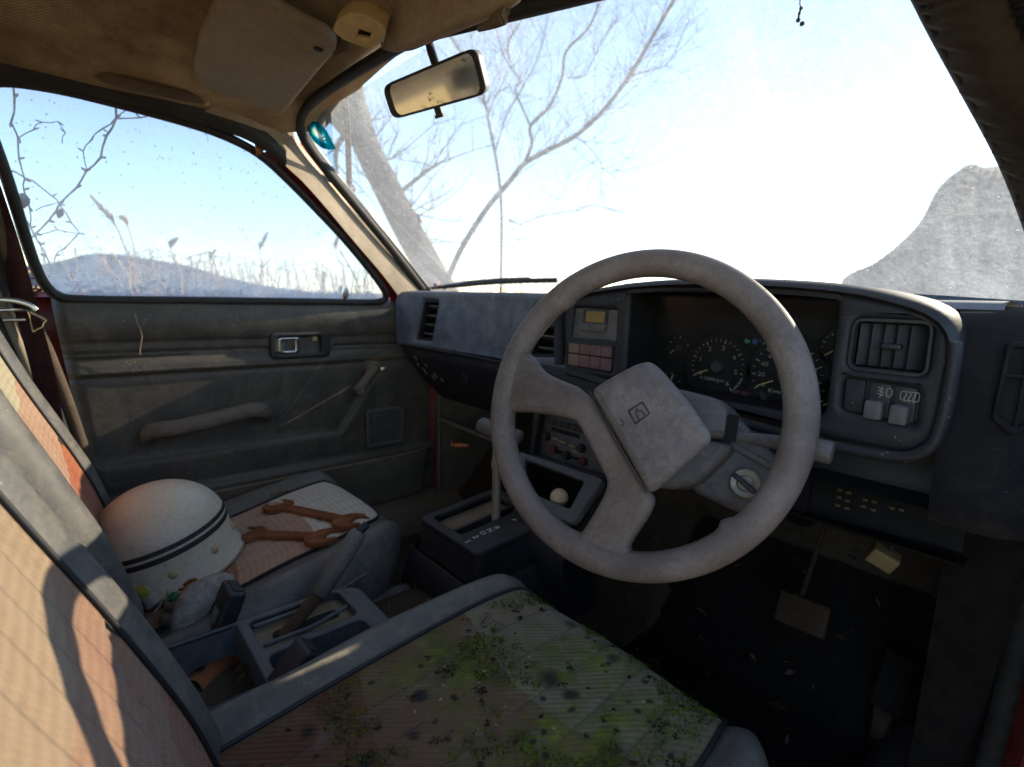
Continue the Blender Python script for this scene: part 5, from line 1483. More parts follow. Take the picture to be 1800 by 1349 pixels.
finger([at(330, 1075, X=-.17), at(312, 1068, X=-.185), at(300, 1062, X=-.195), at(298, 1052, X=-.20)], .012, .010, M['gloved'], 'glove_finger')
finger([at(325, 1095, X=-.16), at(305, 1090, X=-.175), at(288, 1088, X=-.19)], .013, .010, M['gloved'], 'glove_finger')
finger([at(325, 1115, X=-.15), at(308, 1112, X=-.16), at(296, 1118, X=-.17)], .012, .009, M['gloved'], 'glove_finger')
finger([at(275, 1065, X=-.22), at(258, 1048, X=-.23), at(244, 1040, X=-.235)], .013, .012, M['glove'], 'glove_finger')
finger([at(260, 1050, X=-.225), at(248, 1042, X=-.23), at(238, 1038, X=-.235)], .0095, .0095, M['gyellow'], 'glove_cuff')
gc_ = at(304, 1052, X=-.195)
gcap = thing('bottle_cap', 'small green plastic cap half hidden in the knitted glove', 'cap', gc_)
bm = NB(); lathe(bm, [(0, .006), (.007, .006), (.0095, .003), (.010, -.008), (0, -.008)], Matrix.Translation(gc_) @ Matrix.Rotation(R(30), 4, 'X'), 20); build('cap_shell', bm, M['ggreen'], gcap)

def leaf(label, P, L, Wd, rot, mat, group=None, curl=.3, name='dry_leaf'):
    bm = NB(); rows = []
    for i in range(13):
        k = i / 12; w = Wd * math.sin(math.pi * min(.98, k * .93 + .05)) ** .75 * (1 + .12 * math.sin(i * 2.6)); row = []
        for j in range(9):
            s = j / 4 - 1
            row.append(V((w * s, L * (k - .5), L * curl * (.5 * (s * s) + .35 * math.sin(k * 3.6)) + .06 * L * noise.noise(V((i * .5, j * .6, L * 90))))))
        rows.append(row)
    T = Matrix.Translation(P) @ rot.to_4x4()
    rows = [[T @ p for p in r] for r in rows]
    rows2 = [[p + T.to_3x3() @ V((0, 0, .0008)) for p in r] for r in rows]
    vs = grid(bm, rows); vs = grid(bm, rows2)
    tube(bm, [T @ V((0, L * .45, L * curl * .1)), T @ V((0, L * .75, 0))], .0006, 4)
    o = build(name, bm, mat, None, 60, P); return tag(o, label, 'leaf', group)
from mathutils import Euler
leaf('curled brown leaf on the passenger seat between the helmet and glove', at(336, 1034, X=-.20), .055, .012, Euler((R(25), R(20), R(-65))).to_matrix(), M['leaf'], 'dead leaves in the car', .2)
leaf('small brown leaf scrap at the rear of passenger cushion by the helmet rim', at(300, 1075, X=-.20), .030, .008, Euler((R(40), R(0), R(-20))).to_matrix(), M['straw'], 'dead leaves in the car', .3)
def stick(label, pts, r, mat, name='twig', group=None):
    bm = NB(); tube(bm, spline(pts, 4), r, 6); o = build(name, bm, mat, None, 60, pts[0]); return tag(o, label, 'twig', group)
stick('thin straw stalk tangled in the glove on the passenger seat', [at(272, 1075, X=-.2), at(284, 1062, X=-.2), at(293, 1050, X=-.195), at(296, 1036, X=-.19)], .0012, M['straw'], 'straw')
stick('dark twig lying beside the upper spanner on the seat', [onseat(474, 872), onseat(495, 866), onseat(518, 862)], .0014, M['twig'])
leaf('tiny orange leaf bit beside the dark twig on the passenger seat', onseat(500, 862, 2, .011), .014, .004, Euler((0, 0, R(60))).to_matrix(), M['leaf'], 'dead leaves in the car', .1)
# rusted scrap in the rear bin
sc = at(372, 1200, Z=.165)
scr = thing('rusty_bracket', 'crumpled rusty metal bracket lying in the console bin', 'bracket', sc)
bm = NB(); T = Matrix.Translation(sc) @ Euler((R(18), R(-14), R(-52))).to_matrix().to_4x4()
rows = []
for i in range(14):
    k = i / 13; rows.append([T @ V((-.040 + .080 * k, .027 * math.cos(R(20 + 160 * j / 10)) * (1 - .15 * k), .027 * math.sin(R(20 + 160 * j / 10)) * (1 - .25 * k) + .003 * noise.noise(V((i * .5, j * .7, 2))))) for j in range(11)])
rows2 = [[p + V((0, 0, -.0015)) for p in r] for r in rows]
grid(bm, rows); grid(bm, rows2)
build('bracket_body', bm, M['rust'], scr, 50)
bm = NB(); lathe(bm, [(.004, .001), (.006, .001), (.006, -.001)], T @ Matrix.Translation((.016, 0, .0255)), 14); build('bolt_hole', bm, M['dark'], scr)
bl = NB(); bc = TM @ V((*ty([(973, 866)])[0], -.020))
bmesh.ops.create_uvsphere(bl, u_segments=28, v_segments=18, radius=.0165, matrix=Matrix.Translation(bc))
o = build('ball', bl, M['wood'], None, 0, bc); tag(o, 'small cream coloured ball resting in the open tray under the radio', 'ball')
# rear view mirror
mn = V((math.sin(.35), -math.cos(.35), -.50)).normalized(); mc = V((-.02, .0, 1.02))
mq = [(671, 152), (690, 211), (857, 165), (836, 82)]
mp_ = [atp(*p, mc, mn) for p in mq]
cM = sum(mp_, V()) / 4
MM = basis(cM, (mp_[2] - mp_[1]) + (mp_[3] - mp_[0]), (mp_[0] - mp_[1]))
mir = thing('rear_view_mirror', 'spotted rear view mirror with black rim hanging at the top of the windscreen', 'mirror', cM)
q2 = [tuple((MM.inverted() @ p)[:2]) for p in mp_]
o_ = rpoly(q2, .016, 7)
bm = NB(); plate(bm, o_, [shrink(o_, .90)], .008, .003, MM @ Matrix.Translation((0, 0, .002)))
mr_ = build('mirror_rim', bm, M['black'], mir, 50)
bm = NB(); rows = [[MM @ V((p[0] * s, p[1] * s, z)) for p in o_ + [o_[0]]] for s, z in ((.985, -.005), (.97, -.018), (.86, -.03), (.3, -.036))]; grid(bm, rows); build('mirror_housing', bm, M['steel'], mir, 60)
def m_mirror():
    t = NT('spotted_mirror')
    n1 = t.noise(70, 7, .8); n2 = t.noise(14, 6, .7)
    x = t.n('SeparateXYZ', {0: t.tc.outputs['Object']})
    edge = t.math('ADD', t.ramp(n1, [(.54, 0.), (.62, 1.)]), 0.0)
    f = t.math('MULTIPLY', edge, t.ramp(n2, [(.44, .05), (.62, 1.)]))
    gl = t.n('BsdfGlossy', {'Color': (.84, .76, .64, 1), 'Roughness': .08})
    df = t.n('BsdfDiffuse', {'Color': (.30, .24, .17, 1)})
    dk = t.n('BsdfDiffuse', {'Color': (.02, .018, .015, 1)})
    a = t.n('MixShader', {0: .12, 1: gl.outputs[0], 2: df.outputs[0]})
    m = t.n('MixShader', {0: f, 1: a.outputs[0], 2: dk.outputs[0]})
    t.t.links.new(m.outputs[0], t.out.inputs[0]); return t.m
bm = NB(); f = bm.faces.new([bm.verts.new(MM @ V((p[0], p[1], -.002))) for p in shrink(o_, .93)]); build('mirror_glass', bm, m_mirror(), mir, 0)
bm = NB(); tube(bm, [MM @ V((.0, .01, -.03)), MM @ V((-.005, .045, -.035)), atp(752, 80, mc - mn * .05, mn) + V((0, 0, .01)), V((-.03, .0, 1.095))], .007, 10); build('mirror_stem', bm, M['black'], mir, 60)
tq = MM.inverted() @ atp(769, 200, mc, mn)
bm = NB(); rbox(bm, (tq.x, tq.y + .003, -.004), (.012, .012, .005), .002, MM); box(bm, (tq.x, tq.y - .004, -.004), (.016, .005, .005), MM); build('dipping_tab', bm, M['black'], mir)
# sun visors
vz = 1.078
def vplane(u, v): return atp(u, v, (0, -.20, vz), (0, .10, 1))
vp = [(395, -30), (352, 60), (338, 120), (345, 148), (420, 178), (498, 202), (560, 128), (592, 92), (590, 76), (575, 62), (500, 24), (440, -20)]
vps = [vplane(*p) for p in vp]
VM = basis(vps[0], (1, 0, 0), (0, 1, -.10))
if (VM.to_3x3() @ V((0, 0, 1))).z > 0: pass
vq = [tuple((VM.inverted() @ p)[:2]) for p in vps]
v1 = thing('sun_visor', 'brown padded sun visor folded flat against the roof on the passenger side', 'sun visor', vps[5], 'sun visors')
bm = NB(); plate(bm, rpoly(vq, .012, 4), [], .020, .009, VM @ Matrix.Translation((0, 0, .018))); vb = build('visor_pad', bm, M['visor'], v1, 60)
bm = NB(); e_ = vplane(560, 84); lathe(bm, [(0, -.0030), (.007, -.0030), (.0085, .004)], Matrix.Translation(e_ + V((0, 0, .0))), 16); build('visor_eyelet', bm, M['dark'], vb)
bm = NB(); tube(bm, [vplane(592, 92) + V((-.01, 0, .006)), vplane(605, 96) + V((0, 0, .01)), vplane(612, 92) + V((0, 0, .04))], .009, 8); build('visor_pin', bm, M['brown'], vb)
v2 = thing('sun_visor', 'brown sun visor swung down in front of the driver beside the mirror', 'sun visor', (.1, -.07, 1.06), 'sun visors')
VY = -.075
v2p = [(676, 86), (708, -20), (780, -70), (930, -60), (912, 4), (880, 24), (840, 42), (800, 58), (755, 76), (722, 90), (690, 93)]
vp2 = [atp(u, v, (0, VY, 1.03), (0, 1, .35)) for u, v in v2p]
VM2 = basis(vp2[0], (1, 0, 0), (0, -.35, 1))
q3 = [tuple((VM2.inverted() @ p)[:2]) for p in vp2]
bm = NB(); plate(bm, rpoly(q3, .012, 4), [], .026, .012, VM2 @ Matrix.Translation((0, 0, .012))); build('visor_pad', bm, M['visor'], v2, 60)
bm = NB(); p = [atp(u, v, (0, VY - .004, 1.03), (0, 1, .35)) for u, v in ((842, 50), (858, 45), (872, 36), (884, 28), (890, 20), (872, 24))]
tube(bm, p, [.004, .005, .008, .010, .008, .004], 10, .7); build('visor_clip', bm, M['brown'], v2, 60)
# map lamp in the middle of the header
lc = at(632, 56, Y=-.135)
ml = thing('map_lamp', 'cream plastic map lamp with a slot switch at the roof centre', 'lamp', lc)
ln_ = V((.22, -.40, -.89)).normalized()
LMx = basis(lc, (1, 0, .24), ln_.cross(V((1, 0, .24))))
def lq(pts): return [tuple((LMx.inverted() @ atp(u, v, lc, ln_))[:2]) for u, v in pts]
lo = lq([(583, 56), (590, 40), (612, 24), (642, 27), (678, 49), (676, 64), (654, 88), (636, 85), (602, 72)])
bm = NB(); plate(bm, rpoly(lo, .004), [lq([(627, 66), (648, 70), (653, 61), (631, 54)])], .024, .0035, LMx)
lb_ = build('lamp_body', bm, M['cream'], ml, 22)
bm = NB(); f = bm.faces.new([bm.verts.new(LMx @ V((x, y, -.006))) for x, y in lq([(624, 68), (650, 73), (656, 60), (629, 51)])]); build('lamp_slot', bm, M['dark'], lb_)
# grab handle over the passenger door
gh = thing('grab_handle', 'brown strap grab handle with cream end caps above the passenger window', 'grab handle', at(255, 145, X=-.49))
gp = [at(138, 104, X=-.515), at(150, 116, X=-.495), at(185, 135, X=-.478), at(235, 150, X=-.470), at(290, 162, X=-.470), at(335, 170, X=-.478), at(372, 176, X=-.500)]
bm = NB(); tube(bm, spline(gp, 5), .0115, 10, .5, V((1, 0, .3))); build('strap', bm, M['brown'], gh, 70)
for i, (a, b) in enumerate(((gp[0], gp[2]), (gp[-1], gp[-2]))):
    bm = NB(); tube(bm, [a, a.lerp(b, .25 if i == 0 else .40)], .0155, 10, .7, V((1, 0, .3))); build('end_cap', bm, M['cream'], gh, 60)
# seat belt on the left pillar
sb = thing('seat_belt', 'dark red seat belt hanging on the left pillar with its chrome tongue', 'seat belt', (-.6, -.52, .7))
bp_ = [at(-20, 330, X=-.605), at(20, 450, X=-.60), at(50, 560, X=-.59), at(72, 640, X=-.58), at(82, 690, X=-.575), at(100, 800, X=-.57)]
bm = NB(); tube(bm, spline(bp_, 5), .026, 10, .06, V((.75, .66, 0))); build('webbing', bm, M['belt'], sb, 60)
bm = NB()
tube(bm, spline([at(-40, 528, X=-.56), at(0, 527, X=-.56), at(30, 530, X=-.56), at(52, 537, X=-.56), at(64, 546, X=-.56)], 4), [.0045] * 17, 8, .5); build('belt_tongue', bm, M['chrome'], sb, 60)
bm = NB(); tube(bm, spline([at(54, 549, X=-.56), at(68, 556, X=-.555), at(82, 564, X=-.55)], 4), .0035, 8, .6)
tube(bm, spline([at(0, 545, X=-.57), at(40, 545, X=-.57), at(54, 549, X=-.56)], 3), .003, 6); tube(bm, spline([at(5, 563, X=-.57), at(45, 562, X=-.57)], 3), .003, 6)
build('tongue_loop', bm, M['chrome'], sb, 60)
bm = NB(); tube(bm, spline([at(82, 564, X=-.55), at(77, 568, X=-.55), at(74, 575, X=-.55), at(66, 579, X=-.55), at(58, 584, X=-.55)], 4), .0011, 5); tube(bm, spline([at(49, 549, X=-.555), at(52, 557, X=-.555), at(54, 568, X=-.555), at(58, 584, X=-.55)], 4), .0011, 5)
build('loose_thread', bm, M['straw'], sb)
# pedals, relay, litter
pd_ = thing('brake_pedal', 'rusty brake pedal with cross hatched rubber pad', 'pedal', (.43, .42, .22))
PMx = basis((.435, .415, .222), (1, 0, .05), (0, .45, .89))
bm = NB(); rbox(bm, (0, 0, -.006), (.076, .050, .012), .004, PMx)
bt = NB()
for k in range(7):
    for s in (-1, 1): box(bt, (-.030 + .010 * k, 0, .0008), (.0016, .046, .0020), PMx @ Matrix.Rotation(R(32 * s), 4, 'Z') @ Matrix.Scale(.82, 4))
pp_ = build('pedal_pad', bm, M['pedal'], pd_); build('pedal_tread', bt, M['litter'], pp_); bm = NB(); tube(bm, [PMx @ V((-.01, 0, -.012)), V((.42, .50, .30)), V((.42, .60, .46))], .009, 8, .5); build('pedal_arm', bm, M['pedal'], pd_)
ap = thing('accelerator_pedal', 'dark accelerator pedal hinged on the floor near the right sill', 'pedal', (.56, .44, .16))
bm = NB(); rbox(bm, (0, 0, 0), (.04, .085, .012), .004, basis((.562, .44, .165), (1, 0, 0), (0, .6, .8))); build('accelerator_pad', bm, M['mat'], ap); bm = NB(); tube(bm, [V((.56, .41, .13)), V((.555, .43, .06))], .012, 8); build('accelerator_hinge', bm, M['pedal'], ap)
ry = at(1552, 980, Y=.34)
rl_ = thing('relay', 'small cream relay box hanging by wires under the dashboard', 'relay', ry)
bm = NB(); T = Matrix.Translation(ry) @ Euler((R(15), R(24), R(18))).to_matrix().to_4x4(); rbox(bm, (0, 0, 0), (.032, .022, .024), .003, T); build('relay_case', bm, M['relay'], rl_)
bm = NB()
for k, dx in enumerate((-.012, -.006)): tube(bm, spline([T @ V((dx, 0, -.014)), T @ V((dx - .012, .01, -.03)), T @ V((dx - .006, .03, -.045)), T @ V((.02, .05, -.03))], 5), .0015, 5)
tube(bm, spline([T @ V((0, 0, .014)), T @ V((.0, .02, .05)), T @ V((.02, .05, .09))], 5), .0018, 5)
build('wires', bm, M['black'], rl_)
rnd = random.Random(5)
bm = NB()
for k in range(900):
    x, y = rnd.uniform(-.66, .66), rnd.uniform(-.4, .66)
    tun = .15 * max(0, 1 - (abs(x) / .16) ** 3) ** .5 if abs(x) < .16 else 0
    z = .05 + tun + max(0, y - .42)
    L_ = rnd.uniform(.003, .013) * (1 if rnd.random() < .93 else 2.0); w = L_ * rnd.uniform(.08, .5)
    T = Matrix.Translation((x, y, z + rnd.uniform(0, .008))) @ Euler((rnd.uniform(-.5, .5), rnd.uniform(-.5, .5), rnd.uniform(0, 6.3))).to_matrix().to_4x4()
    f = bm.faces.new([bm.verts.new(T @ V(p)) for p in ((-L_, -w * .3, 0), (0, -w, L_ * .15), (L_, 0, 0), (0, w, L_ * .12))]); f.material_index = rnd.choice((0, 0, 0, 1, 1, 2))
lit = build('floor_litter', bm, [M['twig'], M['litter'], M['leafred']], None, 0); tag(lit, 'dead leaves and crumbs strewn over the car floor', 'litter', None, 'stuff')
bm = NB()
for k in range(34):
    x = .36 + rnd.uniform(-.15, .16); y = -.19 + rnd.uniform(-.16, .20)
    L_ = rnd.uniform(.0008, .0026); T = Matrix.Translation((x, y, .3 - .055 * ((.035 - y) / .55) ** 1.2 + .008)) @ Euler((0, 0, rnd.uniform(0, 6))).to_matrix().to_4x4()
    rbox(bm, (0, 0, 0), (L_ * 2, L_, L_ * .8), L_ * .3, T, 1)
cr_ = build('seat_crumbs', bm, M['beige'], None, 0); tag(cr_, 'pale crumbs and flakes scattered on the driver cushion', 'crumbs', None, 'stuff')
# sticker inside the windscreen
def m_sticker():
    t = NT('teal_sticker'); n = t.noise(90, 6, .7)
    x = t.n('VectorMath', {0: t.tc.outputs['Object']}, operation='LENGTH').outputs['Value']
    z = t.n('SeparateXYZ', {0: t.tc.outputs['Object']}).outputs['Z']
    k = t.math('ADD', t.math('ADD', t.math('MULTIPLY', x, 26.0), t.math('MULTIPLY', z, -10.0)), t.math('MULTIPLY', n, .55))
    c = t.ramp(k, [(.45, (.86, .90, .84)), (.62, (.62, .84, .80)), (.80, (.02, .50, .60)), (1., (.0, .30, .38))])
    tl = t.n('BsdfTranslucent', {'Color': c}); df = t.n('BsdfDiffuse', {'Color': c}); tp = t.n('BsdfTransparent', {'Color': c}); m = t.n('MixShader', {0: .3, 1: tl.outputs[0], 2: df.outputs[0]}); m = t.n('MixShader', {0: .35, 1: m.outputs[0], 2: tp.outputs[0]})
    t.t.links.new(m.outputs[0], t.out.inputs[0]); return t.m
kp_ = [(548, 214), (560, 215), (572, 228), (574, 232), (590, 262), (578, 264), (566, 261), (552, 250), (544, 238), (539, 224)]
ks = [ws(u, v, -.006) for u, v in kp_]
kc = sum(ks, V()) / len(ks); KM = basis(kc, (1, 0, 0), (0, -.42, .35))
q4 = [tuple((KM.inverted() @ p)[:2]) for p in ks]
bm = NB(); plate(bm, rpoly(q4, .004), [], .0008, .0001, KM); st_ = build('window_sticker', bm, m_sticker(), None, 60, kc); tag(st_, 'torn teal oval sticker peeling off the upper left windscreen corner', 'sticker')
bm = NB()
tube(bm, [ws(u, v, -.008) for u, v in ((573, 230), (580, 243), (590, 262))], .0016, 5)
lathe(bm, [(.003, 0), (.0042, .0004), (.0052, 0)], Matrix.Translation(ws(559, 230, -.0075)) @ KM.to_3x3().to_4x4(), 14)
for (a_, b_) in (((563, 234), (566, 237)), ((562, 245), (570, 241)), ((566, 248), (575, 246)), ((571, 240), (575, 249))):
    tube(bm, [ws(*a_, -.0075), ws(*b_, -.0075)], .0011, 4)
o = build('sticker_print', bm, plain('sticker_teal', (.0, .20, .22), .5), None, 0, kc); o.parent = st_; o.location = (0, 0, 0)
# fine thread of spider silk near the winder
bm = NB(); tube(bm, [at(572, 628, X=-.56), at(548, 665, X=-.56), at(524, 700, X=-.57), at(480, 755, X=-.58)], .00035, 4); o = build('cobweb_thread', bm, M['pale'], None, 0, at(572, 628, X=-.56)); tag(o, 'single pale cobweb thread slanting across the passenger door lining', 'cobweb')

# clump of dirt hanging on a thread inside the top of the windscreen
hd_ = [ws(u, v, -.004) for u, v in ((1407, -20), (1406, 8), (1408, 15), (1405, 24), (1403, 36), (1410, 42))]
bm = NB(); tube(bm, hd_[:3], .0005, 4)
for p, r in zip(hd_[2:], (.0018, .0014, .0022, .0024)): bmesh.ops.create_icosphere(bm, subdivisions=1, radius=r, matrix=Matrix.Translation(p))
tube(bm, hd_[2:5], .0010, 5)
o = build('dirt_strand', bm, M['twig'], None, 60, hd_[1]); tag(o, 'small dark dirt clump on a thread at the top of the windscreen', 'dirt')
# ------------------------------------------------------------------ outside
GZ = -.40
bm = NB(); rows = []
rad_ = [0, 1, 2, 3, 4.5, 6, 8, 11, 15, 20, 28, 40, 60, 100, 200, 500, 1500, 3500]
for r_ in rad_:
    rows.append([V((r_ * math.cos(2 * math.pi * k / 64), r_ * math.sin(2 * math.pi * k / 64), GZ - .1 + (.10 * noise.noise(V((r_ * math.cos(2 * math.pi * k / 64) * .6, r_ * math.sin(2 * math.pi * k / 64) * .6, 0))) if r_ < 60 else 0))) for k in range(64)])
grid(bm, rows, close=True)
gm = dusty('dry_field', (.16, .12, .07), (.26, .20, .12), (.34, .28, .18), .5, .8, 12, .95, .1, .5, bdist=.02)
g = build('ground', bm, gm, None, 0); g['kind'] = 'structure'
def ridge(name, pts, dist, mat, depth, seed):
    """a hill: its skyline at a distance, falling towards and away from the car"""
    bm = NB(); rows = []
    top = spline([at(u, v, D=dist) for u, v in pts], 26)
    n = len(top)
    for i, p in enumerate(top): p.z += dist * (.0035 * noise.noise(V((i * .9, seed, 0))) + .0030 * noise.noise(V((i * 2.3, seed, 5))) + .0016 * noise.noise(V((i * 5.1, seed, 9))))
    for i, p in enumerate(top):
        out = V((p.x - CAM.x, p.y - CAM.y, 0)).normalized(); h = p.z - (GZ - 2)
        rows.append([V((p.x, p.y, GZ - 2)) + out * (depth * (k / 6 - .5) * 2) + V((0, 0, h * math.cos((k / 6 - .5) * math.pi) ** 1.1 * (1 + .05 * noise.noise(V((i * .25, k * .8, seed))) * (0 if k == 3 else 1)))) for k in range(7)])
    grid(bm, rows); o = build(name, bm, mat, None, 0); o['kind'] = 'structure'; return o
hm_ = dusty('hazy_wooded_hill', (.022, .030, .042), (.050, .058, .068), (.11, .115, .12), .6, .035, .5, .95, .05, .3)  # blue-grey tint paints in the distance haze
ridge('hill', [(1480, 492), (1500, 478), (1540, 460), (1590, 420), (1620, 385), (1650, 330), (1690, 296), (1712, 288), (1730, 294), (1790, 290), (1850, 300), (1950, 340), (2050, 380), (2200, 430), (2400, 500)], 420, hm_, 190, 3)
ridge('hill', [(-160, 500), (-60, 470), (60, 466), (110, 458), (150, 448), (190, 446), (240, 452), (300, 462), (340, 470), (400, 488), (470, 503), (540, 512), (640, 521), (760, 530), (900, 540)], 260, hm_, 80, 7)
# wiper, lying on the glass
wi = thing('windscreen_wiper', 'dark wiper arm and blade resting along the bottom of the windscreen', 'wiper', ws(880, 500, .02))
bm = NB(); tube(bm, smooth([ws(760, 506, .012), ws(800, 503, .016), ws(860, 497, .018), ws(920, 494, .016), ws(978, 493, .012)], 2), .0055, 8, .6); build('wiper_blade', bm, M['rubber'], wi, 60)
bm = NB(); tube(bm, [ws(700, 500, .05), ws(790, 499, .030), ws(880, 492, .026), ws(930, 491, .020)], .0045, 8); build('wiper_arm', bm, M['black'], wi, 60)
an = thing('pillar_antenna', 'brown radio antenna stem clamped to the left windscreen pillar outside', 'antenna', ws(613, 330, .03))
bm = NB(); tube(bm, [ws(614, 330, .03), ws(612, 250, .05), ws(608, 180, .06), ws(606, 130, .07), ws(600, -120, .10)], [.0075, .007, .0065, .006, .005], 8); build('antenna_rod', bm, M['twig'], an, 60)
bm = NB(); tube(bm, [ws(608, 334, .01), ws(618, 332, .035)], .012, 8); build('antenna_clamp', bm, M['rubber'], an, 60)
for i, (u, v, ro) in enumerate(((772, 503, 40), (786, 507, 20), (606, 514, 80))):
    lab = ['red brown leaf caught at the left foot of the windscreen', 'smaller red brown leaf lying by the wiper foot', 'dark pointed leaf standing on the passenger window ledge'][i]
    P = ws(u, v, .015) if i < 2 else sw(606, 518, -.02)
    leaf(lab, P, .045 if i != 1 else .03, .008, Euler((R(60 if i == 2 else 20), R(20), R(ro))).to_matrix(), M['leafred'], 'dead leaves outside the glass', .25)
# vines against the passenger window
vine_pl = lambda u, v: atp(u, v, SWP + V((-.05, 0, 0)), SWN)
def vine(label, paths, rs):
    P0 = vine_pl(*paths[0][0]); bm = NB(); rnd = random.Random(len(label))
    for path, r in zip(paths, rs):
        pts = [vine_pl(*p) + V((rnd.uniform(-.012, .008), 0, 0)) for p in path]
        pp = []
        for a, b in zip(pts, pts[1:]):
            pp += [a, a.lerp(b, .5) + V((rnd.uniform(-.002, .002), rnd.uniform(-.002, .002), rnd.uniform(-.002, .002)))]
        pp.append(pts[-1])
        tube(bm, pp, [.55 * r * (1.25 if i % 2 == 0 else 1) * (1 - .35 * i / len(pp)) for i in range(len(pp))], 6)
        for p in pts[1:-1]:     # buds at the nodes
            d = V((rnd.uniform(-.3, .1), rnd.uniform(-1, 1), rnd.uniform(-.4, .8))).normalized()
            tube(bm, [p, p + d * .006, p + d * .010], [r * .6, r * .75, r * .2], 5)
    o = build('vine', bm, M['twig'], None, 60, P0); return tag(o, label, 'vine', 'bare vines outside the passenger window')
vine('bare vine stem hanging straight down at the rear edge of the passenger window', [[(22, 138), (25, 170), (19, 214), (32, 243), (33, 278), (43, 315), (42, 334), (52, 365), (53, 400)], [(33, 242), (59, 229), (74, 216), (102, 213), (115, 235), (109, 250)]], [.0030, .0018])
vine('forked vine crossing the passenger window with the small orange leaf', [[(203, 170), (204, 208), (187, 240), (177, 278), (152, 300), (135, 330), (105, 358), (85, 388), (62, 412), (52, 430)], [(204, 207), (180, 226), (158, 249), (146, 267), (153, 300)], [(205, 208), (246, 207), (275, 199), (312, 201)], [(205, 208), (222, 195), (242, 183)]], [.0036, .0022, .0022, .0018])
vine('thin tangled vine in the lower rear corner of the passenger window', [[(10, 300), (27, 302), (57, 317), (92, 345), (105, 360), (125, 392), (139, 410), (110, 440), (98, 450), (88, 478)], [(40, 380), (54, 400), (67, 425), (82, 452), (92, 480), (104, 512)], [(62, 412), (72, 430), (78, 452), (84, 470)], [(62, 370), (90, 360), (104, 356)], [(66, 414), (100, 404), (120, 408), (136, 412)]], [.0022, .0024, .0016, .0014, .0014])
vine('short vine tendril at the front edge of the passenger window', [[(536, 330), (552, 350), (562, 372), (575, 388), (583, 394)], [(600, 440), (615, 470), (632, 505), (640, 525)], [(618, 430), (632, 452), (652, 500)]], [.0018, .0026, .0016])
vine('loose vine loop high in the passenger window rear half', [[(48, 149), (68, 153), (78, 148)], [(262, 188), (273, 201), (280, 206)], [(360, 224), (361, 238), (366, 248)]], [.0012, .0012, .0010])
hang = [((213, 190), 12, 'small orange leaf hanging on the forked vine'), ((40, 357), 24, 'pale torn bark strip and leaf hanging at the rear window corner'), ((105, 378), 15, 'orange leaf hanging where the thin vines cross'), ((452, 262), 26, 'large pale brown leaf stuck to the upper window frame'), ((491, 300), 13, 'tiny dark leaf on the glass below the large leaf')]
for (p, s, lab) in hang:
    P = sw(*p, .006) if 'frame' in lab else vine_pl(*p) + V((.02, 0, 0))
    L_ = s * .0013
    leaf(lab, P, L_, L_ * .30, Euler((R(75), R(15), R(75 + s))).to_matrix(), M['leaf'] if s != 13 else M['leafred'], 'dead leaves outside the glass', .35)
# bare trees beyond the windscreen
def limb(bm, pts, r0, r1, n=8):
    pp = spline(pts, 5); tube(bm, pp, [r0 + (r1 - r0) * i / (len(pp) - 1) for i in range(len(pp))], n)
    return pp
def twigs(bm, pp, rnd, n, L0, r, depth=2):
    for _ in range(n):
        i = rnd.randrange(1, len(pp) - 1); p = pp[i]; t = (pp[i + 1] - pp[i - 1]).normalized()
        d = (t * rnd.uniform(.3, 1) + V((rnd.uniform(-1, 1), rnd.uniform(-1, 1), rnd.uniform(-.3, 1))) * .8).normalized()
        L = L0 * rnd.uniform(.5, 1.2); q = [p]
        for k in range(5):
            d = (d + V((rnd.uniform(-1, 1), rnd.uniform(-1, 1), rnd.uniform(-.6, 1))) * .22).normalized(); q.append(q[-1] + d * L / 5)
        tube(bm, q, [r * (1 - .75 * k / 5) for k in range(6)], 4)
        if depth: twigs(bm, q, rnd, 3, L * .5, r * .55, depth - 1)
def tree(label, dist, main, r0, r1, branches, seed, ntw, ltw, rtw, mat=None):
    rnd = random.Random(seed); T = lambda u, v: at(u, v, D=dist)
    b = T(*main[0]); foot = V((b.x, b.y, GZ - .15)); t = thing('bare_tree', label, 'tree', foot, 'bare trees ahead of the car')
    if b.z > GZ: pts = [foot] + [T(*p) for p in main]
    else: pts = [T(*p) for p in main]
    bm = NB(); pp = limb(bm, pts, r0, r1, 12); build('trunk', bm, mat or M['bark'], t, 60)
    bm = NB(); twigs(bm, pp[len(pp) // 3:], rnd, ntw, ltw, rtw)
    for br, a, c in branches:
        off = V((0, 0, 0)); q = limb(bm, [T(*p) + V((0, rnd.uniform(-.12, .12), 0)) * (1 if i else 0) for i, p in enumerate(br)], a, c, 7)
        twigs(bm, q, rnd, max(2, ntw // 3), ltw * .8, rtw * .8)
    build('crown', bm, M['branch'], t, 60)
tree('thick grey tree trunk leaning left behind the windscreen pillar', 7.0, [(830, 620), (770, 500), (720, 410), (680, 330), (650, 270), (625, 200), (612, 120), (600, 20), (590, -120)], .21, .15, [([(640, 255), (610, 220), (570, 190), (530, 170), (470, 160)], .14, .05), ([(690, 345), (720, 335), (760, 300), (770, 280)], .04, .015), ([(700, 370), (730, 380), (748, 420), (752, 440)], .03, .012), ([(630, 210), (605, 260), (580, 300)], .05, .02)], 3, 26, 1.1, .012)
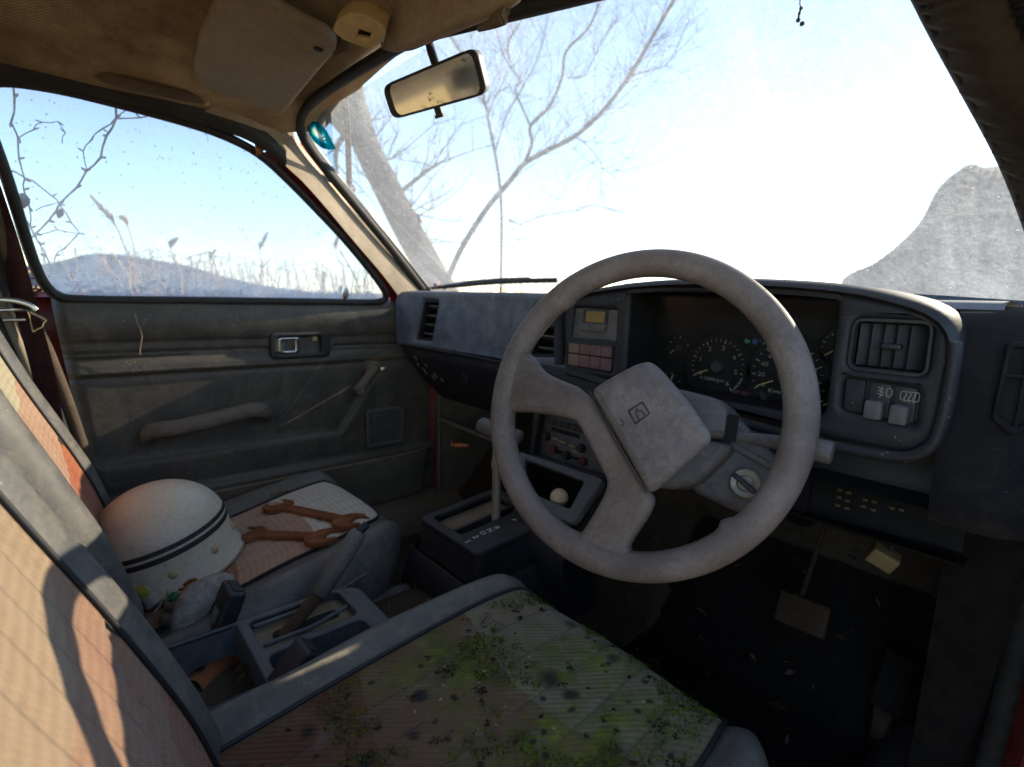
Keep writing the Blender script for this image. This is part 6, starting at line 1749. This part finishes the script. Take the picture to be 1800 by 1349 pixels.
tree('slender bare tree with branches spreading across the left windscreen', 5.0, [(770, 560), (800, 460), (850, 375), (895, 320), (922, 288), (960, 266), (1010, 240), (1060, 195), (1105, 135), (1150, 60), (1190, -10)], .030, .016, [([(921, 290), (926, 250), (932, 222), (960, 185), (992, 138), (1005, 95), (1030, 40), (1056, -20)], .018, .010), ([(932, 220), (920, 165), (908, 140), (897, 108), (880, 70), (868, 40)], .010, .005), ([(896, 108), (905, 80), (916, 30), (922, -20)], .012, .008), ([(997, 137), (1020, 128), (1060, 75), (1100, 30)], .006, .003), ([(1105, 135), (1130, 120), (1170, 105), (1220, 40)], .006, .003), ([(1010, 243), (1040, 255), (1050, 285), (1057, 310), (1048, 365)], .005, .002), ([(895, 385), (915, 395), (960, 385), (1020, 372), (1060, 365), (1095, 375)], .006, .003), ([(893, 385), (900, 420), (912, 470)], .005, .003)], 5, 46, .75, .0034, M['branch'])
tree('faint thin tree standing farther off right of the mirror', 10.0, [(880, 520), (880, 340), (858, 210), (852, 180), (830, 120), (790, 60), (770, -40)], .035, .015, [([(858, 205), (880, 170), (890, 150)], .014, .006), ([(870, 270), (900, 200), (940, 130), (950, 60), (965, -20)], .016, .008)], 8, 30, 1.6, .008, M['branch'])
# dead reeds by the passenger side
rnd = random.Random(21)
reeds_ = [((240, 520), (232, 480), (205, 400), (160, 345), 3.0), ((250, 520), (244, 470), (225, 400), (215, 385), 3.4), ((230, 515), (215, 495), (190, 475), (178, 465), 2.6), ((320, 520), (318, 480), (300, 440), (310, 420), 3.8), ((430, 520), (440, 480), (442, 440), (438, 415), 3.4), ((455, 522), (462, 470), (456, 440), (470, 410), 4.2), ((505, 524), (520, 490), (528, 475), (526, 450), 4.0), ((380, 520), (384, 490), (370, 460), (378, 440), 4.6), ((140, 518), (130, 480), (105, 440), (112, 410), 4.0), ((560, 520), (556, 490), (570, 450), (560, 430), 5.0), ((600, 520), (604, 480), (590, 440), (596, 410), 5.2), ((285, 520), (280, 490), (262, 450), (268, 430), 4.4)]
reeds = [reeds_[i] for i in (0, 1, 2, 3, 5, 7, 10)]
labs_ = ['tall tan reed with a feathery plume leaning left outside the passenger window', 'tan reed standing next to the tallest leaning one', 'short bent reed lying over to the left below the tall plume', 'tan reed left of the middle of the passenger window', 'upright tan reed in the middle of the passenger window', 'upright tan reed in the middle of the passenger window', 'short reed stub right of the middle of the passenger window', 'faint reed between the two middle window reeds', 'faint reed near the rear edge of passenger window', 'faint reed towards the front of passenger window', 'faint reed nearest the front corner of passenger window', 'faint curved reed right of the tall plume']
labs = [labs_[i] for i in (0, 1, 2, 3, 5, 7, 10)]
for (pp, lab) in zip(reeds, labs):
    d = pp[4]; pts = [at(u, v, D=d) for u, v in pp[:4]]; foot = V((pts[0].x, pts[0].y, GZ - .08))
    t = thing('reed', lab, 'reed', foot, 'dead reeds beside the car')
    bm = NB(); q = spline([foot] + pts, 6); tube(bm, q, [.006 * (1 - .6 * i / len(q)) for i in range(len(q))], 5)
    for i in range(3):
        b = q[rnd.randrange(8, 16)]; dd = V((rnd.uniform(-.3, .3), rnd.uniform(-1, 1), rnd.uniform(.0, .6))).normalized(); tube(bm, [b, b + dd * .08 + V((0, 0, .02)), b + dd * .2 - V((0, 0, .03))], [.004, .003, .001], 4, .3)
    build('stem', bm, M['reed'], t, 60)
    bm = NB(); top_ = q[-7:]
    for k in range(130):
        s = rnd.random(); i = min(5, int(s * 6)); p = top_[i].lerp(top_[i + 1], rnd.random()); dd = ((top_[i + 1] - top_[i]).normalized() + V((rnd.uniform(-1, 1), rnd.uniform(-1, 1), rnd.uniform(-1, 1))) * .45).normalized()
        tube(bm, [p, p + dd * .03 * (1.2 - s), p + dd * .055 * (1.2 - s)], [.0026, .0022, .0005], 4)
    build('plume', bm, M['reed'], t, 60)
# dry grass over the field: uncountable
bm = NB()
for k in range(5200):
    if k < 2600: x = -rnd.uniform(1.3, 9); y = rnd.uniform(-3, 9)
    else:
        a = rnd.uniform(R(20), R(175)); d = 3 + 40 * rnd.random() ** 1.7; x, y = d * math.cos(a), d * math.sin(a)
        if abs(x) < 1.0 and y < 2.4: continue
    h = rnd.uniform(.18, .55) * (1 if x > -6 else 1.4); w = .006 + .0008 * math.hypot(x, y)
    d2 = V((rnd.uniform(-1, 1), rnd.uniform(-1, 1), 0)); s = V((d2.y, -d2.x, 0)).normalized() * w
    p = V((x, y, GZ - .12)); m = p + d2 * h * .15 + V((0, 0, h * .7)); e = p + d2 * h * .5 + V((0, 0, h))
    a_ = [bm.verts.new(c) for c in (p - s, p + s, m + s * .7, m - s * .7, e)]
    f1 = bm.faces.new(a_[:4]); f2 = bm.faces.new((a_[3], a_[2], a_[4])); f1.material_index = f2.material_index = rnd.choice((0, 0, 1))
for k in range(330):
    cx_ = -rnd.uniform(2.2, 7); cy_ = rnd.uniform(-2.2, 4.5)
    if noise.noise(V((cx_ * .7, cy_ * .7, 2))) < -.02: continue
    for j in range(4):
        x, y = cx_ + rnd.uniform(-.15, .15), cy_ + rnd.uniform(-.15, .15); h = rnd.uniform(1.08, 1.36) + .05 * max(0, -x - 3)
        d2 = V((rnd.uniform(-1, 1), rnd.uniform(-1, 1), 0)) * .35; w = rnd.uniform(.002, .006)
        tube(bm, [V((x, y, GZ - .1)), V((x, y, GZ)) + d2 * .3 + V((0, 0, h * .6)), V((x, y, GZ)) + d2 * .8 + V((0, 0, h)), V((x, y, GZ)) + d2 * 1.3 + V((0, 0, h * .97))], [w, w * .8, w * 1.6, w * .3], 3, .5, mi=0)
o = build('dry_grass', bm, [M['reed'], M['leafred']], None, 0); tag(o, 'tangled dry grass covering the field around the car', 'grass', None, 'stuff')

# dead leaves drifted along the outside ledge of the passenger window
bm = NB()
for k in range(420):
    y = rnd.uniform(-.50, .25); h = abs(rnd.gauss(0, 1)) * .012 * (1.4 - .8 * (y + .5))
    P = V((-.69 - rnd.uniform(0, .05), y, .695 + h)); L_ = rnd.uniform(.004, .013)
    T = Matrix.Translation(P) @ Euler((rnd.uniform(0, 6), rnd.uniform(0, 6), rnd.uniform(0, 6))).to_matrix().to_4x4()
    f = bm.faces.new([bm.verts.new(T @ V(p)) for p in ((-L_, 0, 0), (0, -L_ * .45, L_ * .2), (L_, 0, 0), (0, L_ * .45, L_ * .15))]); f.material_index = rnd.choice((0, 0, 1))
o = build('ledge_litter', bm, [M['leafred'], M['leaf']], None, 0); tag(o, 'reddish dead leaf scraps drifted along the ledge under the passenger window', 'litter', None, 'stuff')
